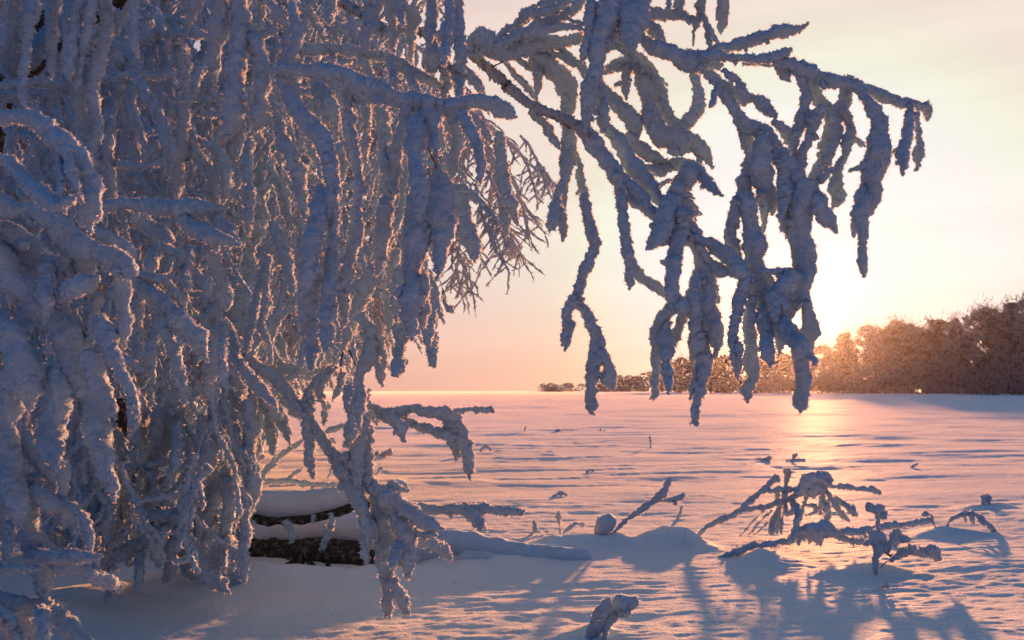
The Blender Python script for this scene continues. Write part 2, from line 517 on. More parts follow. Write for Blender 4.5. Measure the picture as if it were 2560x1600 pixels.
# ---------------------------------------------------------------- the frosted wood beyond the field
def crown_mesh(name, kind, seed, n_clump=120, per=75, px=0.10):
    """unit-height crown of small rimed sprays: kind 'round', 'spire' or 'bush'"""
    rng = np.random.default_rng(seed)
    C = []
    while len(C) < n_clump:
        h = rng.random() ** (0.8 if kind == 'round' else 1.0)
        if kind == 'spire':
            w = 0.24 * (1 - h) ** 0.75 + 0.02
        elif kind == 'round':
            w = 0.30 * math.sqrt(max(0.0, 1 - (2*h - 0.95)**2 * 0.92)) * (0.8 + 0.4 * rng.random())
        else:
            w = 0.62 * math.sqrt(max(0.0, 1 - h*h))
        a = rng.random() * 2 * math.pi
        rr = w * math.sqrt(rng.random() * 0.85 + 0.15)
        C.append((rr * math.cos(a), rr * math.sin(a), 0.02 + 0.93 * h, 0.026 + 0.045 * rng.random() * (1.15 - h)))
    C = np.array(C)
    k = rng.integers(0, n_clump, n_clump * per)
    dirs = rng.normal(size=(len(k), 3)); dirs /= np.linalg.norm(dirs, axis=1)[:, None]
    p = C[k, :3] + dirs * (C[k, 3] * rng.random(len(k)) ** 0.4)[:, None]
    # leading shoots and side sprays that break the outline
    m = 220
    top = C[rng.integers(0, n_clump, m), :3]
    steps = np.linspace(0, 1, 9)
    d0 = np.stack([top[:, 0] * 1.4, top[:, 1] * 1.4, 0.16 + 0.2 * rng.random(m)], -1); d0 /= np.linalg.norm(d0, axis=1)[:, None]
    ln = (0.05 + 0.13 * rng.random(m))
    sp = (top[:, None, :] + d0[:, None, :] * (ln[:, None] * steps)[:, :, None] + rng.normal(size=(m, 9, 3)) * 0.006).reshape(-1, 3)
    p = np.vstack([p, sp])
    p[:, 2] = np.clip(p[:, 2], 0.01, None)
    size = 0.010 + 0.012 * rng.random(len(p))
    size[-len(sp):] *= 0.7
    u = rng.normal(size=(len(p), 3)); u /= np.linalg.norm(u, axis=1)[:, None]
    v = np.cross(u, rng.normal(size=(len(p), 3))); v /= np.linalg.norm(v, axis=1)[:, None]
    u[:, 2] = u[:, 2] * 0.7 + 0.5
    V = np.stack([p - v * size[:, None] * 0.5, p + v * size[:, None] * 0.5, p + u * size[:, None] * 1.6], 1).reshape(-1, 3)
    me = make_mesh(name, V, None, np.arange(len(V)).reshape(-1, 3), M_WOODRIME, False)
    me.materials.append(M_NEEDLE_SHADE)
    share = {'round': 0.45, 'spire': 0.55, 'bush': 0.30}[kind]      # bare sprays by clump, their dark also standing in for clump self-shadow
    bare = rng.random(n_clump) < share
    mi = np.zeros(len(p), dtype=np.int32)
    mi[:len(k)] = (bare[k] & (rng.random(len(k)) < 0.85)) | (rng.random(len(k)) < 0.15)
    me.polygons.foreach_set('material_index', mi)
    return me
def trunk_mesh(name, seed, top=0.8):
    rng = np.random.default_rng(seed)
    g = Geo()
    P = [(0.0, 0.0, -0.03, 0.009)]
    for i in range(1, 7):
        P.append((rng.normal() * 0.008, rng.normal() * 0.008, top * i / 6, 0.009 * (1 - i / 7)))
    tube(g, P, 0.02, 6, seed, 0.1, 0, 0, step=0.04, round_ends=False)
    for i in range(9):
        h = 0.12 + 0.6 * i / 9; a = rng.random() * 6.28; l = 0.13 + 0.08 * rng.random()
        tube(g, [(0, 0, h, 0.004), (l*0.5*math.cos(a), l*0.5*math.sin(a), h + 0.05, 0.003), (l*math.cos(a), l*math.sin(a), h + 0.12, 0.002)], 0.02, 4, i, 0, 0, 0, step=0.05, round_ends=False)
    return g.mesh(name, M_BARK)
PROTO = {}
for kind, k in (('round', 4), ('spire', 3), ('bush', 3)):
    PROTO[kind] = [(crown_mesh(kind + '_crown', kind, 50 + 10 * i + len(kind)), trunk_mesh(kind + '_trunk', 70 + i, 0.55 if kind == 'bush' else 0.85)) for i in range(k)]
rt = random.Random(11)
def far_tree(px, d, h, kind, name, label, group, base_px=None, wide=1.0):
    x = at(px, 980, d)[0]
    z = hz_at(x, d) - 0.05
    e = empty(name, (x, d, z), label, 'tree', group)
    e.rotation_euler = (0, 0, rt.random() * 6.28)
    cm, tm = rt.choice(PROTO[kind])
    c = link('crown', cm, e); t = link('trunk', tm, e)
    w = h * wide * (0.9 + 0.25 * rt.random())
    for o in (c, t): o.scale = (w, w, h)
    return e
# outline of the wood in the photograph: place along the frame, top of the crowns, distance
LINE = [(1640, 925, 330), (1700, 897, 235), (1760, 893, 215), (1840, 896, 200), (1920, 893, 185), (1990, 884, 170), (2060, 862, 155), (2100, 835, 146), (2160, 825, 138), (2230, 818, 130), (2300, 818, 122), (2360, 812, 116), (2405, 800, 110), (2440, 795, 106), (2500, 775, 100), (2560, 755, 95), (2700, 735, 88), (2950, 720, 80), (3300, 700, 70)]
def line_at(px):
    for (a, ta, da), (b, tb, db) in zip(LINE[:-1], LINE[1:]):
        if a <= px <= b:
            t = (px - a) / (b - a); return ta + (tb - ta) * t, da + (db - da) * t
    return LINE[-1][1:]
px = 1650
while px < 2680:
    top, d = line_at(px)
    for row, (dd, hh) in enumerate(((0.0, 1.0), (7.0, 1.0), (-5.0, 0.60), (-9.0, 0.34))):
        q = px + rt.uniform(-16, 16)
        D = d + dd + rt.uniform(-2, 2)
        base = hz_at(at(q, 980, D)[0], D)
        h = (at(q, top, D)[2] - base) * hh * rt.uniform(0.88, 1.05)
        if h < 0.8: continue
        if row == 0:
            kind = 'spire' if 2080 < px < 2420 and rt.random() < 0.7 else 'round'
        else:
            kind = 'round' if row == 1 and rt.random() < 0.6 else 'spire' if row == 1 else 'bush'
        zone, where = ((0, 'behind the hanging tips left of the sun') if px < 1990 else (1, 'just right of the sun') if px < 2230 else (2, 'toward the right end of the wood') if px < 2430 else (3, 'at the far right edge'))
        if kind == 'spire':
            far_tree(q, D, h * 1.12, kind, 'fir_tree', 'dark pointed frosted fir in the wood, ' + where, 'pointed firs ' + where, wide=1.05)
        elif kind == 'bush':
            far_tree(q, D, h, kind, 'frosted_shrub', 'low rimed shrub at the wood\'s foot, ' + where, 'foot shrubs ' + where, wide=0.95)
        else:
            far_tree(q, D, h * 1.08, kind, 'frosted_tree', 'rounded rimed tree in the wood, ' + where, 'rounded trees ' + where, wide=1.2)
    px += 44 if px < 2000 else 58
for i in range(44):
    q = rt.uniform(1345, 1650)
    top = 960 if q < 1420 else 955 if q < 1530 else 938 if q < 1620 else 925
    if 1425 < q < 1440: continue
    D = rt.uniform(380, 430)
    base = hz_at(at(q, 980, D)[0], D)
    h = (at(q, top + rt.uniform(-4, 10), D)[2] - base)
    far_tree(q, D, max(1.2, h), 'bush', 'distant_shrub', 'tiny pale shrub in the thin hazy strip of bushes on the middle horizon', 'hazy bushes on the middle horizon', wide=1.3)
# ---------------------------------------------------------------- rime-covered branches
FR = {'A': (0, 0, 2.8), 'B': (600, 0, 2.8), 'C': (0, 500, 2.8), 'D': (600, 500, 2.8), 'E': (0, 1000, 2.52), 'F': (600, 1000, 2.52),
      'G': (1150, 0, 2.8), 'H': (1750, 0, 2.8), 'I': (1300, 500, 2.7), 'J': (1700, 500, 2.7), 'K': (1250, 1100, 3.0246), 'L': (1700, 1100, 2.814), 'N': (1250, 900, 3.025)}
rb = random.Random(5)
count = [0]
def strand_pts(frame, d, text, drift=0.10, dend=None):
    ox, oy, s = FR[frame]
    raw = [tuple(float(v) for v in q.split(',')) for q in text.split()]
    n = len(raw)
    ph, am = rb.random() * 6.28, rb.uniform(0.3, 1.0) * drift
    d0 = d + rb.uniform(-0.4, 0.4) * drift
    d1 = (d0 + rb.uniform(-1, 1) * drift * 1.3) if dend is None else dend
    if raw[0][1] / s + oy <= 2 and frame in 'ABGH':          # carried on above the frame to its bough
        a, b = raw[0], raw[min(1, n - 1)]
        raw = [(a[0] + (a[0] - b[0]) * 0.5, a[1] - 260, a[2] * 0.8)] + raw
        n += 1
    else:                                                    # rooted inside whatever carries it
        a, b = raw[0], raw[1]
        L = math.hypot(a[0] - b[0], a[1] - b[1]) + 1e-6
        k = 0.75 * a[2] / L
        raw = [(a[0] + (a[0] - b[0]) * k, a[1] + (a[1] - b[1]) * k, a[2] * 0.8)] + raw
        n += 1
    P = []
    for i, (x, y, w) in enumerate(raw):
        t = i / max(1, n - 1)
        dd = d0 + (d1 - d0) * t + am * 0.5 * (math.sin(ph + 3.5 * t) - math.sin(ph))
        p = at(ox + x / s, oy + y / s, dd)
        P.append((*p, 0.5 * w / s / F_PX * dd))
    return P
def nubs(g, P, px, lump, jag, flakes, rate=0.7):
    """short side growths of rime that break up the outline of a twig"""
    P = [np.array(p) for p in P]
    for a, b in zip(P[:-1], P[1:]):
        L = float(np.linalg.norm(b[:3] - a[:3])); r = 0.5 * (a[3] + b[3])
        if r < px * 2: continue
        for _ in range(int(rate * L / (r * 2.6) + rb.random())):
            t = rb.random(); c = a + (b - a) * t; r_ = c[3]
            ax = (b[:3] - a[:3]) / (L + 1e-9)
            v = np.array([rb.gauss(0, 1), rb.gauss(0, 0.6), rb.gauss(-0.15, 1)]); v -= ax * float(v @ ax); v /= np.linalg.norm(v) + 1e-9
            v = v + ax * rb.uniform(0.0, 0.9) + np.array([0, 0, -0.25])
            k = rb.uniform(0.32, 0.62); ln = rb.uniform(0.95, 1.5) * r_
            q0, q1, q2 = c[:3] + v * r_ * 0.3, c[:3] + v * ln * 0.8, c[:3] + v * ln * 1.1
            tube(g, [(*q0, r_ * k), (*q1, r_ * k * 0.85), (*q2, r_ * k * 0.55)], px, None, int(rb.random() * 9999), lump, jag, flakes)
def strands(parent, frame, d, text, mat=None, drift=0.10, lump=0.24, jag=1.0, flakes=1.0, sides=None, wk=1.0, name=None, dend=None, fl=1.0):
    for line in text.split(';'):
        line = line.strip()
        if not line: continue
        P = strand_pts(frame, d, line, drift, dend)
        wk_ = wk * (0.99 if frame in 'GHIJDEF' else 0.90)
        P = [(a, b, c, r * wk_) for a, b, c, r in P]
        P[-1] = (*P[-1][:3], P[-1][3] * 0.7)
        count[0] += 1
        g = Geo()
        px = px_size(d)
        tube(g, P, px, sides, count[0], lump, jag, flakes, fl=fl)
        nubs(g, P, px, lump, jag, flakes)
        e, r = np.array(P[-1][:3]), P[-1][3]                      # the end splits into small uneven points
        dv = e - np.array(P[-2][:3]); dv /= np.linalg.norm(dv) + 1e-9
        if r > px * 1.6:
            for _ in range(2):
                v = dv + np.array([rb.gauss(0, 0.45), rb.gauss(0, 0.3), rb.gauss(0, 0.45)])
                ln = r * rb.uniform(0.8, 1.5)
                tube(g, [(*(e - dv * r * 0.6), r * 0.55), (*(e + v * ln * 0.5), r * 0.5), (*(e + v * ln), r * 0.38)], px, None, int(rb.random() * 9999), lump, jag, flakes)
        L = sum(math.dist(P[i][:3], P[i+1][:3]) for i in range(len(P) - 1))
        nm = name or ('branch' if P[0][3] > 0.026 or L > 0.7 else 'twig')
        link(nm, g.mesh(nm, mat or M_RIME), parent)

def zero(name, label, cat, group=None):
    return empty(name, (0, 0, 0), label, cat, group)
def bark_trunk(parent, P, name='trunk', mat=None, sides=18, px=0.008, snow=None, lump=0.10):
    g = Geo(); tube(g, P, px, sides, len(P), lump, 0.7, 0, step=0.03)
    link(name, g.mesh(name, mat or M_BARK), parent)
    if snow:
        k, lift = snow
        g = Geo(); tube(g, [(x, y, z + r * lift, r * k) for x, y, z, r in P], px, sides, 99 + len(P), 0.10, 0.4, 0, step=0.02)
        link('snow_cap', g.mesh('snow_cap', M_CAP), parent)

# ---- the birch whose boughs arch over the field
T1 = zero('overhanging_birch', 'rime covered birch arching over from the upper left, tips hanging before the sun', 'tree')
base = (-4.2, 6.0)
bark_trunk(T1, [(base[0], base[1], hz_at(*base) - 0.1, 0.22), (-4.1, 5.9, 1.2, 0.19), (-3.8, 5.7, 2.4, 0.16), (-3.2, 5.3, 3.3, 0.12), (-2.3, 4.8, 3.6, 0.09), tuple(at(760, -60, 4.4)) + (0.05,)])
# boughs above the frame which carry the hanging twigs
for pts in (((-3.2, 5.3, 3.3, .06), (*at(500, -230, 3.5), .035), (*at(900, -130, 3.4), .03), (*at(1250, -120, 3.5), .02)),
            ((*at(900, -130, 3.4), .03), (*at(1300, -210, 3.5), .03), (*at(1600, -110, 3.5), .025), (*at(1880, -90, 3.5), .02)),
            ((-3.2, 5.3, 3.3, .06), (*at(100, -220, 3.3), .035), (*at(600, -130, 3.1), .03))):
    g = Geo(); tube(g, list(pts), 0.006, 12, 3, 0.15, 1, 0.6); link('branch', g.mesh('branch', M_RIME), T1)
strands(T1, 'B', 4.3, "560,-90,90 710,20,88 800,60,90 870,110,84 960,165,84 1010,210,84 1100,205,80 1200,200,84 1320,240,84 1500,275,84 1600,350,76", M_FROSTBARK, 0.0, 0.08, 0.8, 0.1, 14, 0.9, 'limb', dend=3.75)
strands(T1, 'G', 3.75, "40,345,72 150,440,84 300,565,92 430,690,84 560,765,76 700,820,84 830,885,96 900,955,96", M_FROSTBARK, 0.0, 0.10, 0.9, 0.35, 14, 0.86, 'limb', dend=3.55)
strands(T1, 'G', 3.6, """60,330,90 110,290,130 180,285,130 240,320,110;
200,330,130 330,350,150 480,325,120 620,305,110 750,290,90 870,250,90;
250,290,36 330,205,56 430,150,66 520,75,76 620,20,80 700,-20,70;
300,330,60 400,245,86 500,215,90 600,160,90 700,110,86 800,50,74 870,-5,80;
480,260,70 600,205,56 720,185,46 860,200,56; 780,140,28 870,172,34;
480,95,70 600,80,66 700,40,60 780,-10,50;
1090,-20,190 1060,80,200 1010,200,170 970,330,130 960,470,90 930,560,100 905,650,106 890,760,90 880,900,86;
970,570,70 990,680,90 1005,800,90 1000,905,74;
920,0,60 910,120,80 900,250,70 870,370,64 850,430,34;
1230,-20,180 1220,100,180 1200,220,150 1200,340,70;
1060,100,160 1090,250,120 1040,340,80; 1140,-20,150 1160,90,150 1140,200,120;
1300,100,96 1400,100,84 1520,110,78 1640,145,92;
1290,150,56 1380,230,80 1430,310,56;
1250,250,60 1330,320,94 1450,365,120 1560,410,150 1680,440,140 1790,450,120;
1680,-20,70 1690,60,60 1670,150,46 1640,210,28 1630,330,14;
1700,100,30 1730,200,44 1750,350,52; 1735,170,28 1780,260,34 1815,310,28;
1540,-20,80 1530,66,60; 1460,-10,28 1460,66,24; 1840,-20,86 1840,80,80 1835,170,66 1820,240,18""")
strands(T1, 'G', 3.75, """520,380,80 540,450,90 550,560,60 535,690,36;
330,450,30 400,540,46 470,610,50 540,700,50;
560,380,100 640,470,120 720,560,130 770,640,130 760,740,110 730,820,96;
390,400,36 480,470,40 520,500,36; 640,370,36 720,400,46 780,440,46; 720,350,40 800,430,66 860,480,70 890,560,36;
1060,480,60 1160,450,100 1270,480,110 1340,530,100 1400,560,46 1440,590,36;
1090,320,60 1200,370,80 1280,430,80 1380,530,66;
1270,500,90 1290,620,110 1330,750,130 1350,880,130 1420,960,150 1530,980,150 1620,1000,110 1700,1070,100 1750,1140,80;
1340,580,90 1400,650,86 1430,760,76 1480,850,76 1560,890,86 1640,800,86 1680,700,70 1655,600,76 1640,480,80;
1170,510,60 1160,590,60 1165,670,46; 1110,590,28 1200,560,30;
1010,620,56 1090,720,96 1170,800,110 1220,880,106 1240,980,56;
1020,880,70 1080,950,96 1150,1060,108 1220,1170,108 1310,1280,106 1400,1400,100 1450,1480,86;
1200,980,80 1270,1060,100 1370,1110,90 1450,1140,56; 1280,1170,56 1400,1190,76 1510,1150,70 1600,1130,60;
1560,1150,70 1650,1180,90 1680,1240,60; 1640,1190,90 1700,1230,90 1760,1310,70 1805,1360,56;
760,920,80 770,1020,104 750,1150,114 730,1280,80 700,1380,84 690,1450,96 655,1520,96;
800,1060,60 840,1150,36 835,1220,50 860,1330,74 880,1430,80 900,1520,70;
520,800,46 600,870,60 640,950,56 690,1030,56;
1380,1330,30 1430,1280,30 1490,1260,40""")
strands(T1, 'G', 3.55, "900,960,110 980,1060,104 1060,1170,106 1110,1250,106 1200,1310,90 1270,1400,96 1370,1500,80; 1110,1260,76 1120,1360,84 1140,1500,66; 1580,1250,120 1540,1320,150 1500,1420,140 1470,1510,110; 1580,1470,130 1655,1490,76; 1540,1330,80 1610,1370,60")
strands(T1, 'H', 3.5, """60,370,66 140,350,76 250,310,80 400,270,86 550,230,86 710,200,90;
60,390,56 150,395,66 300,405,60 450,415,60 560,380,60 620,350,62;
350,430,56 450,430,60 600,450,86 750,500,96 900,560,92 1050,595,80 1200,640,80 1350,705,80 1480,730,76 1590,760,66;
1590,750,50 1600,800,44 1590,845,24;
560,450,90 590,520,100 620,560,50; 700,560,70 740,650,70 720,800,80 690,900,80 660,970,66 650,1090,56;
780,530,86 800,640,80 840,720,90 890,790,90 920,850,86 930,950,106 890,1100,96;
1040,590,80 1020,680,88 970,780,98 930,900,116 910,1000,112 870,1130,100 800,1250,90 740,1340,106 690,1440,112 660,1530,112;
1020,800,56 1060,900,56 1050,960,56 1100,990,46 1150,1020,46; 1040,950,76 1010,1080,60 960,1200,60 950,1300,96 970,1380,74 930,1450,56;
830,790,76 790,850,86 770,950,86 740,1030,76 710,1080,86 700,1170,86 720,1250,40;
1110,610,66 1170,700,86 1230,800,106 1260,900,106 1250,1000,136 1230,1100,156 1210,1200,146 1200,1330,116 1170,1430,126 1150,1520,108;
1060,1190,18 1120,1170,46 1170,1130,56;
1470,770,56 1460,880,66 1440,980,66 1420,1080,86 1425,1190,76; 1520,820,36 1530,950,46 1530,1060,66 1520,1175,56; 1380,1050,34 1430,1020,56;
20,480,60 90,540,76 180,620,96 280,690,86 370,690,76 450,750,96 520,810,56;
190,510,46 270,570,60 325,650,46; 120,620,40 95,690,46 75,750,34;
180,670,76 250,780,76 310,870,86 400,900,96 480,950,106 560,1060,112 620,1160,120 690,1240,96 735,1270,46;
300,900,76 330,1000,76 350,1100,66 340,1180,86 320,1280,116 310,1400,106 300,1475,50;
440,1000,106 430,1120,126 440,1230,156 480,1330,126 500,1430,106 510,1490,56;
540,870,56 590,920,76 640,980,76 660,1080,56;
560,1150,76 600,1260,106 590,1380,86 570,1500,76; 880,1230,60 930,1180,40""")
strands(T1, 'I', 3.55, """250,0,56 240,60,86 230,130,86 200,205,46; 280,110,66 300,190,66 290,265,40;
440,0,62 455,100,72 480,200,76 500,290,84 480,360,72 440,460,76 410,560,76 390,660,96;
350,690,66 320,780,76 330,860,76 310,940,66 310,1000,56;
400,690,80 450,770,76 490,850,76 520,930,92 530,1020,120 500,1110,104 490,1200,86 480,1300,76 480,1380,84 475,1430,60;
570,1060,84 600,1130,84 600,1210,92 635,1275,54;
690,0,66 700,120,70 710,240,76 730,350,76 750,450,86 745,520,66 745,590,46;
770,480,66 850,540,70 930,590,72 990,645,66;
750,0,46 850,60,76 930,110,86;
1040,-20,106 1020,60,126 960,180,126 920,260,114 870,325,70; 960,270,80 1000,290,46;
1090,90,76 1180,90,76;
1090,160,140 1070,240,126 1050,340,86 1040,420,100 1030,520,86 1020,620,96 1030,700,110; 980,420,36 1010,430,50;
1000,740,76 960,820,104 930,940,104 920,1060,76 915,1160,56 915,1250,56 910,1335,66;
1000,860,56 990,960,104 990,1100,76 1000,1200,66 1000,1295,36;
1080,710,100 1120,760,56; 1090,820,66 1050,930,56 1020,1000,46;
1150,230,126 1200,330,96 1230,450,106 1250,560,116 1250,700,126 1280,820,146 1320,900,116 1330,1010,86;
1180,560,86 1160,680,86 1180,800,76 1170,900,66;
1190,960,106 1170,1060,86; 1240,980,96 1250,1080,96 1230,1180,76 1210,1290,76 1190,1390,66 1185,1490,76;
1180,1150,34 1165,1260,36 1150,1335,34""")
strands(T1, 'J', 3.5, """100,260,56 200,290,76 280,340,106 350,420,104 410,490,104 470,540,86;
150,330,56 200,420,66 270,470,86 340,500,66; 200,420,40 230,600,56 260,690,46;
380,50,86 350,150,86 340,260,76 380,330,76 400,400,56;
440,40,126 470,150,96 500,280,140 500,420,124 530,530,144 570,650,170 620,780,170;
440,580,96 400,700,76 370,840,66 360,960,56 350,1090,34;
480,700,76 470,850,76 480,1000,86 480,1120,104 490,1200,86 455,1290,76 455,1355,46;
400,1000,56 390,1130,50 390,1215,34; 580,800,104 590,920,94 590,1020,94 610,1115,46; 680,900,76 670,1010,66;
700,850,110 760,930,116 820,1010,126 890,1070,90;
810,1060,110 820,1180,94 820,1280,84 820,1360,94 810,1425,54;
560,480,36 660,482,50 740,480,50;
850,0,190 830,100,170 820,230,150 830,350,160 840,480,170 790,580,200 750,700,160 700,800,150;
950,50,116 1000,130,106 1055,195,76; 560,0,86 570,120,46 560,210,46; 690,0,56 700,120,76 720,230,50;
860,740,80 870,820,90 880,900,100 890,965,76; 1230,0,106 1210,80,86 1230,250,66 1230,400,70 1240,505,66; 1180,130,30 1170,180,40 1175,260,20;
720,560,120 650,650,130 640,760,120""")
# ---- boughs of the same birch in front of the left half
strands(T1, 'B', 3.2, """240,490,60 350,485,92 480,495,112 600,515,140 720,545,170 850,605,180 980,660,170 1100,695,150 1250,715,140 1380,745,116 1430,765,100;
1430,770,86 1530,725,90 1650,710,110 1760,725,120 1850,780,116 1910,815,80;
370,90,76 400,200,86 400,300,86 330,420,76 250,490,66;
290,520,66 330,640,104 400,780,106 500,880,136 570,960,146 610,1080,126 640,1200,116 650,1300,116 600,1420,126 570,1510,126;
760,640,120 760,760,86 780,900,86 800,1050,76 820,1200,76 830,1350,76 820,1500,76;
1180,780,120 1150,900,106 1100,1050,126 1060,1200,136 1020,1350,126 1000,1500,106;
1230,900,126 1220,1050,116 1240,1200,106 1260,1330,106 1250,1500,130;
1330,800,140 1350,900,86 1365,1000,56 1385,1110,24;
1500,800,140 1520,900,126 1510,1050,96 1490,1150,76 1480,1240,46;
1580,850,86 1650,980,86 1680,1100,76 1690,1200,66 1680,1275,46;
1380,1200,56 1400,1280,150 1410,1400,190 1400,1510,200""")
strands(T1, 'B', 3.5, """430,340,86 550,350,80 700,350,80 850,375,80 980,395,70 1080,430,86 1200,500,106 1300,550,80 1410,615,56;
230,40,66 300,130,60 380,230,56; 380,20,36 470,80,66 540,170,56 600,290,46;
500,480,90 560,640,120 640,780,120 680,880,80; 720,640,60 700,800,60 690,900,50;
280,900,86 300,1000,106 370,1100,106 410,1200,104 430,1350,106 450,1500,96;
450,1200,70 540,1280,60 580,1300,50; 420,800,60 480,1000,70 560,1180,60;
880,750,76 890,900,56 870,1050,66 890,1210,46; 990,730,86 1000,900,96 1010,1050,86 1000,1190,56;
850,400,70 900,500,60 950,580,50; 1060,450,60 1080,620,60; 1180,520,60 1230,620,70 1280,700,50; 660,380,50 650,480,50;
1640,830,56 1700,900,76 1760,990,56; 1500,1300,36 1580,1340,76 1680,1415,56;
1560,480,76 1640,560,76 1705,650,56; 1520,520,86 1540,620,76 1530,690,60; 1440,500,86 1450,600,66 1420,700,56;
1210,120,106 1200,250,76 1200,410,50; 1350,330,106 1360,420,124 1340,495,76;
1240,880,50 1180,1100,60; 1400,870,40 1420,1050,50""", drift=0.16)
strands(T1, 'B', 3.4, """920,-20,106 920,60,106 900,160,116 880,260,96 880,345,50; 1060,-20,86 1060,100,76 1065,200,66 1060,335,50;
1130,-20,76 1130,100,66 1140,185,36; 1340,-20,76 1350,100,86 1330,220,86 1320,315,50;
1460,-20,56 1470,100,66 1440,220,76 1440,340,76 1430,430,96; 1530,-20,66 1530,100,76 1540,250,86 1550,350,106 1560,460,100;
640,-20,96 630,80,96 620,155,60; 150,-20,70 150,100,66 130,200,50""")
strands(T1, 'B', 4.0, "1820,1000,86 1830,1150,86 1840,1300,96 1880,1400,86 1920,1515,76; 1560,1380,76 1560,1500,90; 1650,560,60 1700,660,50; 700,1050,50 730,1150,60 710,1270,40; 1300,440,50 1310,340,40", drift=0.2)
strands(T1, 'D', 3.2, """560,0,126 540,150,126 500,350,116 480,500,106 450,620,96;
820,100,76 820,250,96 760,400,86 730,550,106 730,700,86 730,860,50;
1010,80,106 1000,250,106 980,400,76 960,510,46;
1250,80,180 1230,250,190 1220,400,170 1200,500,146 1200,650,166 1190,800,126 1210,960,80;
1400,80,190 1410,250,160 1400,400,126 1390,525,70;
650,50,76 650,200,86 640,350,86 640,500,106 620,650,106 600,800,106 600,950,86 600,1035,50;
500,600,120 480,800,110 450,935,76; 520,900,86 510,1000,86 500,1100,76 495,1185,50;
1270,600,106 1280,720,106 1280,850,76 1280,895,36""")
strands(T1, 'D', 3.7, """450,100,96 460,250,96 450,400,96 430,560,76;
1900,40,86 1940,155,46; 1560,30,86 1580,150,116 1600,250,126 1640,350,96 1640,425,36; 1850,60,100 1860,185,100;
940,490,76 880,560,76 830,620,96 770,640,56; 900,560,106 860,680,106 800,790,96 750,890,86 690,985,66; 750,940,56 730,1045,36;
870,850,76 920,920,96 970,990,86 990,1100,76 985,1200,66 990,1285,46;
900,960,86 900,1080,96 860,1180,86 830,1270,56 850,1340,76 840,1420,106 830,1510,106;
1090,390,50 1080,470,80 1060,600,86 1040,720,76 1050,850,66 1040,925,50; 1120,560,96 1100,700,86 1090,810,66;
1130,950,110 1120,1080,86 1110,1180,90 1080,1225,40; 1340,560,46 1370,650,56 1350,800,46 1320,900,76 1310,1010,66; 1350,1000,80 1350,1100,66 1360,1165,46;
1440,720,26 1475,770,66; 1380,700,32 1400,800,28 1437,865,16; 250,200,70 300,330,80 330,450,70 370,650,50""", drift=0.15)
g = Geo()
for f, dd, t in (('B', 3.15, '1320,1040,7 1350,1110,9 1378,1185,10'), ('D', 3.5, '720,1070,9 708,1130,8 706,1220,8'), ('D', 3.5, '708,1150,6 690,1168,6 666,1174,5'), ('D', 3.5, '765,1050,8 785,1100,10 812,1160,6'), ('D', 3.6, '1393,535,6 1410,600,6 1445,690,10'), ('D', 3.6, '1415,640,5 1430,690,5'), ('B', 3.4, '270,0,6 310,30,8 360,78,8'), ('G', 3.6, '230,465,10 305,432,10')):
    tube(g, strand_pts(f, dd, t, 0.0), 0.003, 6, 5, 0.1, 0.3, 0.25)
link('bare_twigs', g.mesh('bare_twigs', M_TWIG), T1)

# ---- the snow laden birch in front at the left edge
T2 = zero('snow_laden_birch', 'birch at the left edge under thick blue rime, one bough curled in an arc', 'tree')
bark_trunk(T2, [(-3.0, 3.6, hz_at(-3.0, 3.6) - 0.1, 0.16), (-2.95, 3.5, 1.0, 0.13), (-2.7, 3.3, 2.0, 0.10), (-2.3, 3.1, 2.6, 0.07), (-1.9, 3.0, 2.75, 0.04)])
for pts in (((-2.7, 3.3, 2.0, .05), (*at(-300, 400, 2.8), .04), (*at(-60, 300, 2.5), .035)), ((-2.9, 3.5, 1.4, .05), (*at(-300, 620, 3.0), .04), (*at(-40, 560, 2.7), .05)), ((-2.95, 3.5, 1.0, .05), (*at(-320, 850, 3.2), .04), (*at(-30, 760, 2.9), .05)), ((-1.9, 3.0, 2.75, .04), (*at(300, -180, 3.1), .03), (*at(620, -110, 3.2), .025))):
    g = Geo(); tube(g, list(pts), 0.006, 12, 3, 0.15, 1, 0.6); link('branch', g.mesh('branch', M_RIME), T2)
strands(T2, 'A', 3.3, """230,-20,106 220,100,106 190,250,76 180,400,66 160,550,56 160,700,56 190,785,36;
400,-20,96 380,100,80 370,250,80 350,400,66 360,535,46; 600,-20,124 550,120,106 500,300,86 480,450,76 490,565,46;
640,60,76 600,250,76 570,400,56 550,605,50; 740,-20,106 750,150,96 730,300,96 680,450,106 650,600,106 670,750,76 690,900,76 700,985,50;
940,-20,76 930,150,66 940,300,66 960,385,46; 900,60,56 830,180,56 800,235,50;
1380,-20,90 1350,70,90 1320,180,76; 1550,-20,170 1540,150,140 1520,300,116 1500,450,106 1500,585,50;
1680,-20,150 1690,200,140 1680,400,150 1650,550,160 1640,700,170 1620,850,160 1580,960,66; 1680,880,96 1680,1055,40;
1790,300,120 1830,450,124 1830,600,126 1830,800,140 1800,905,110""", wk=0.94)
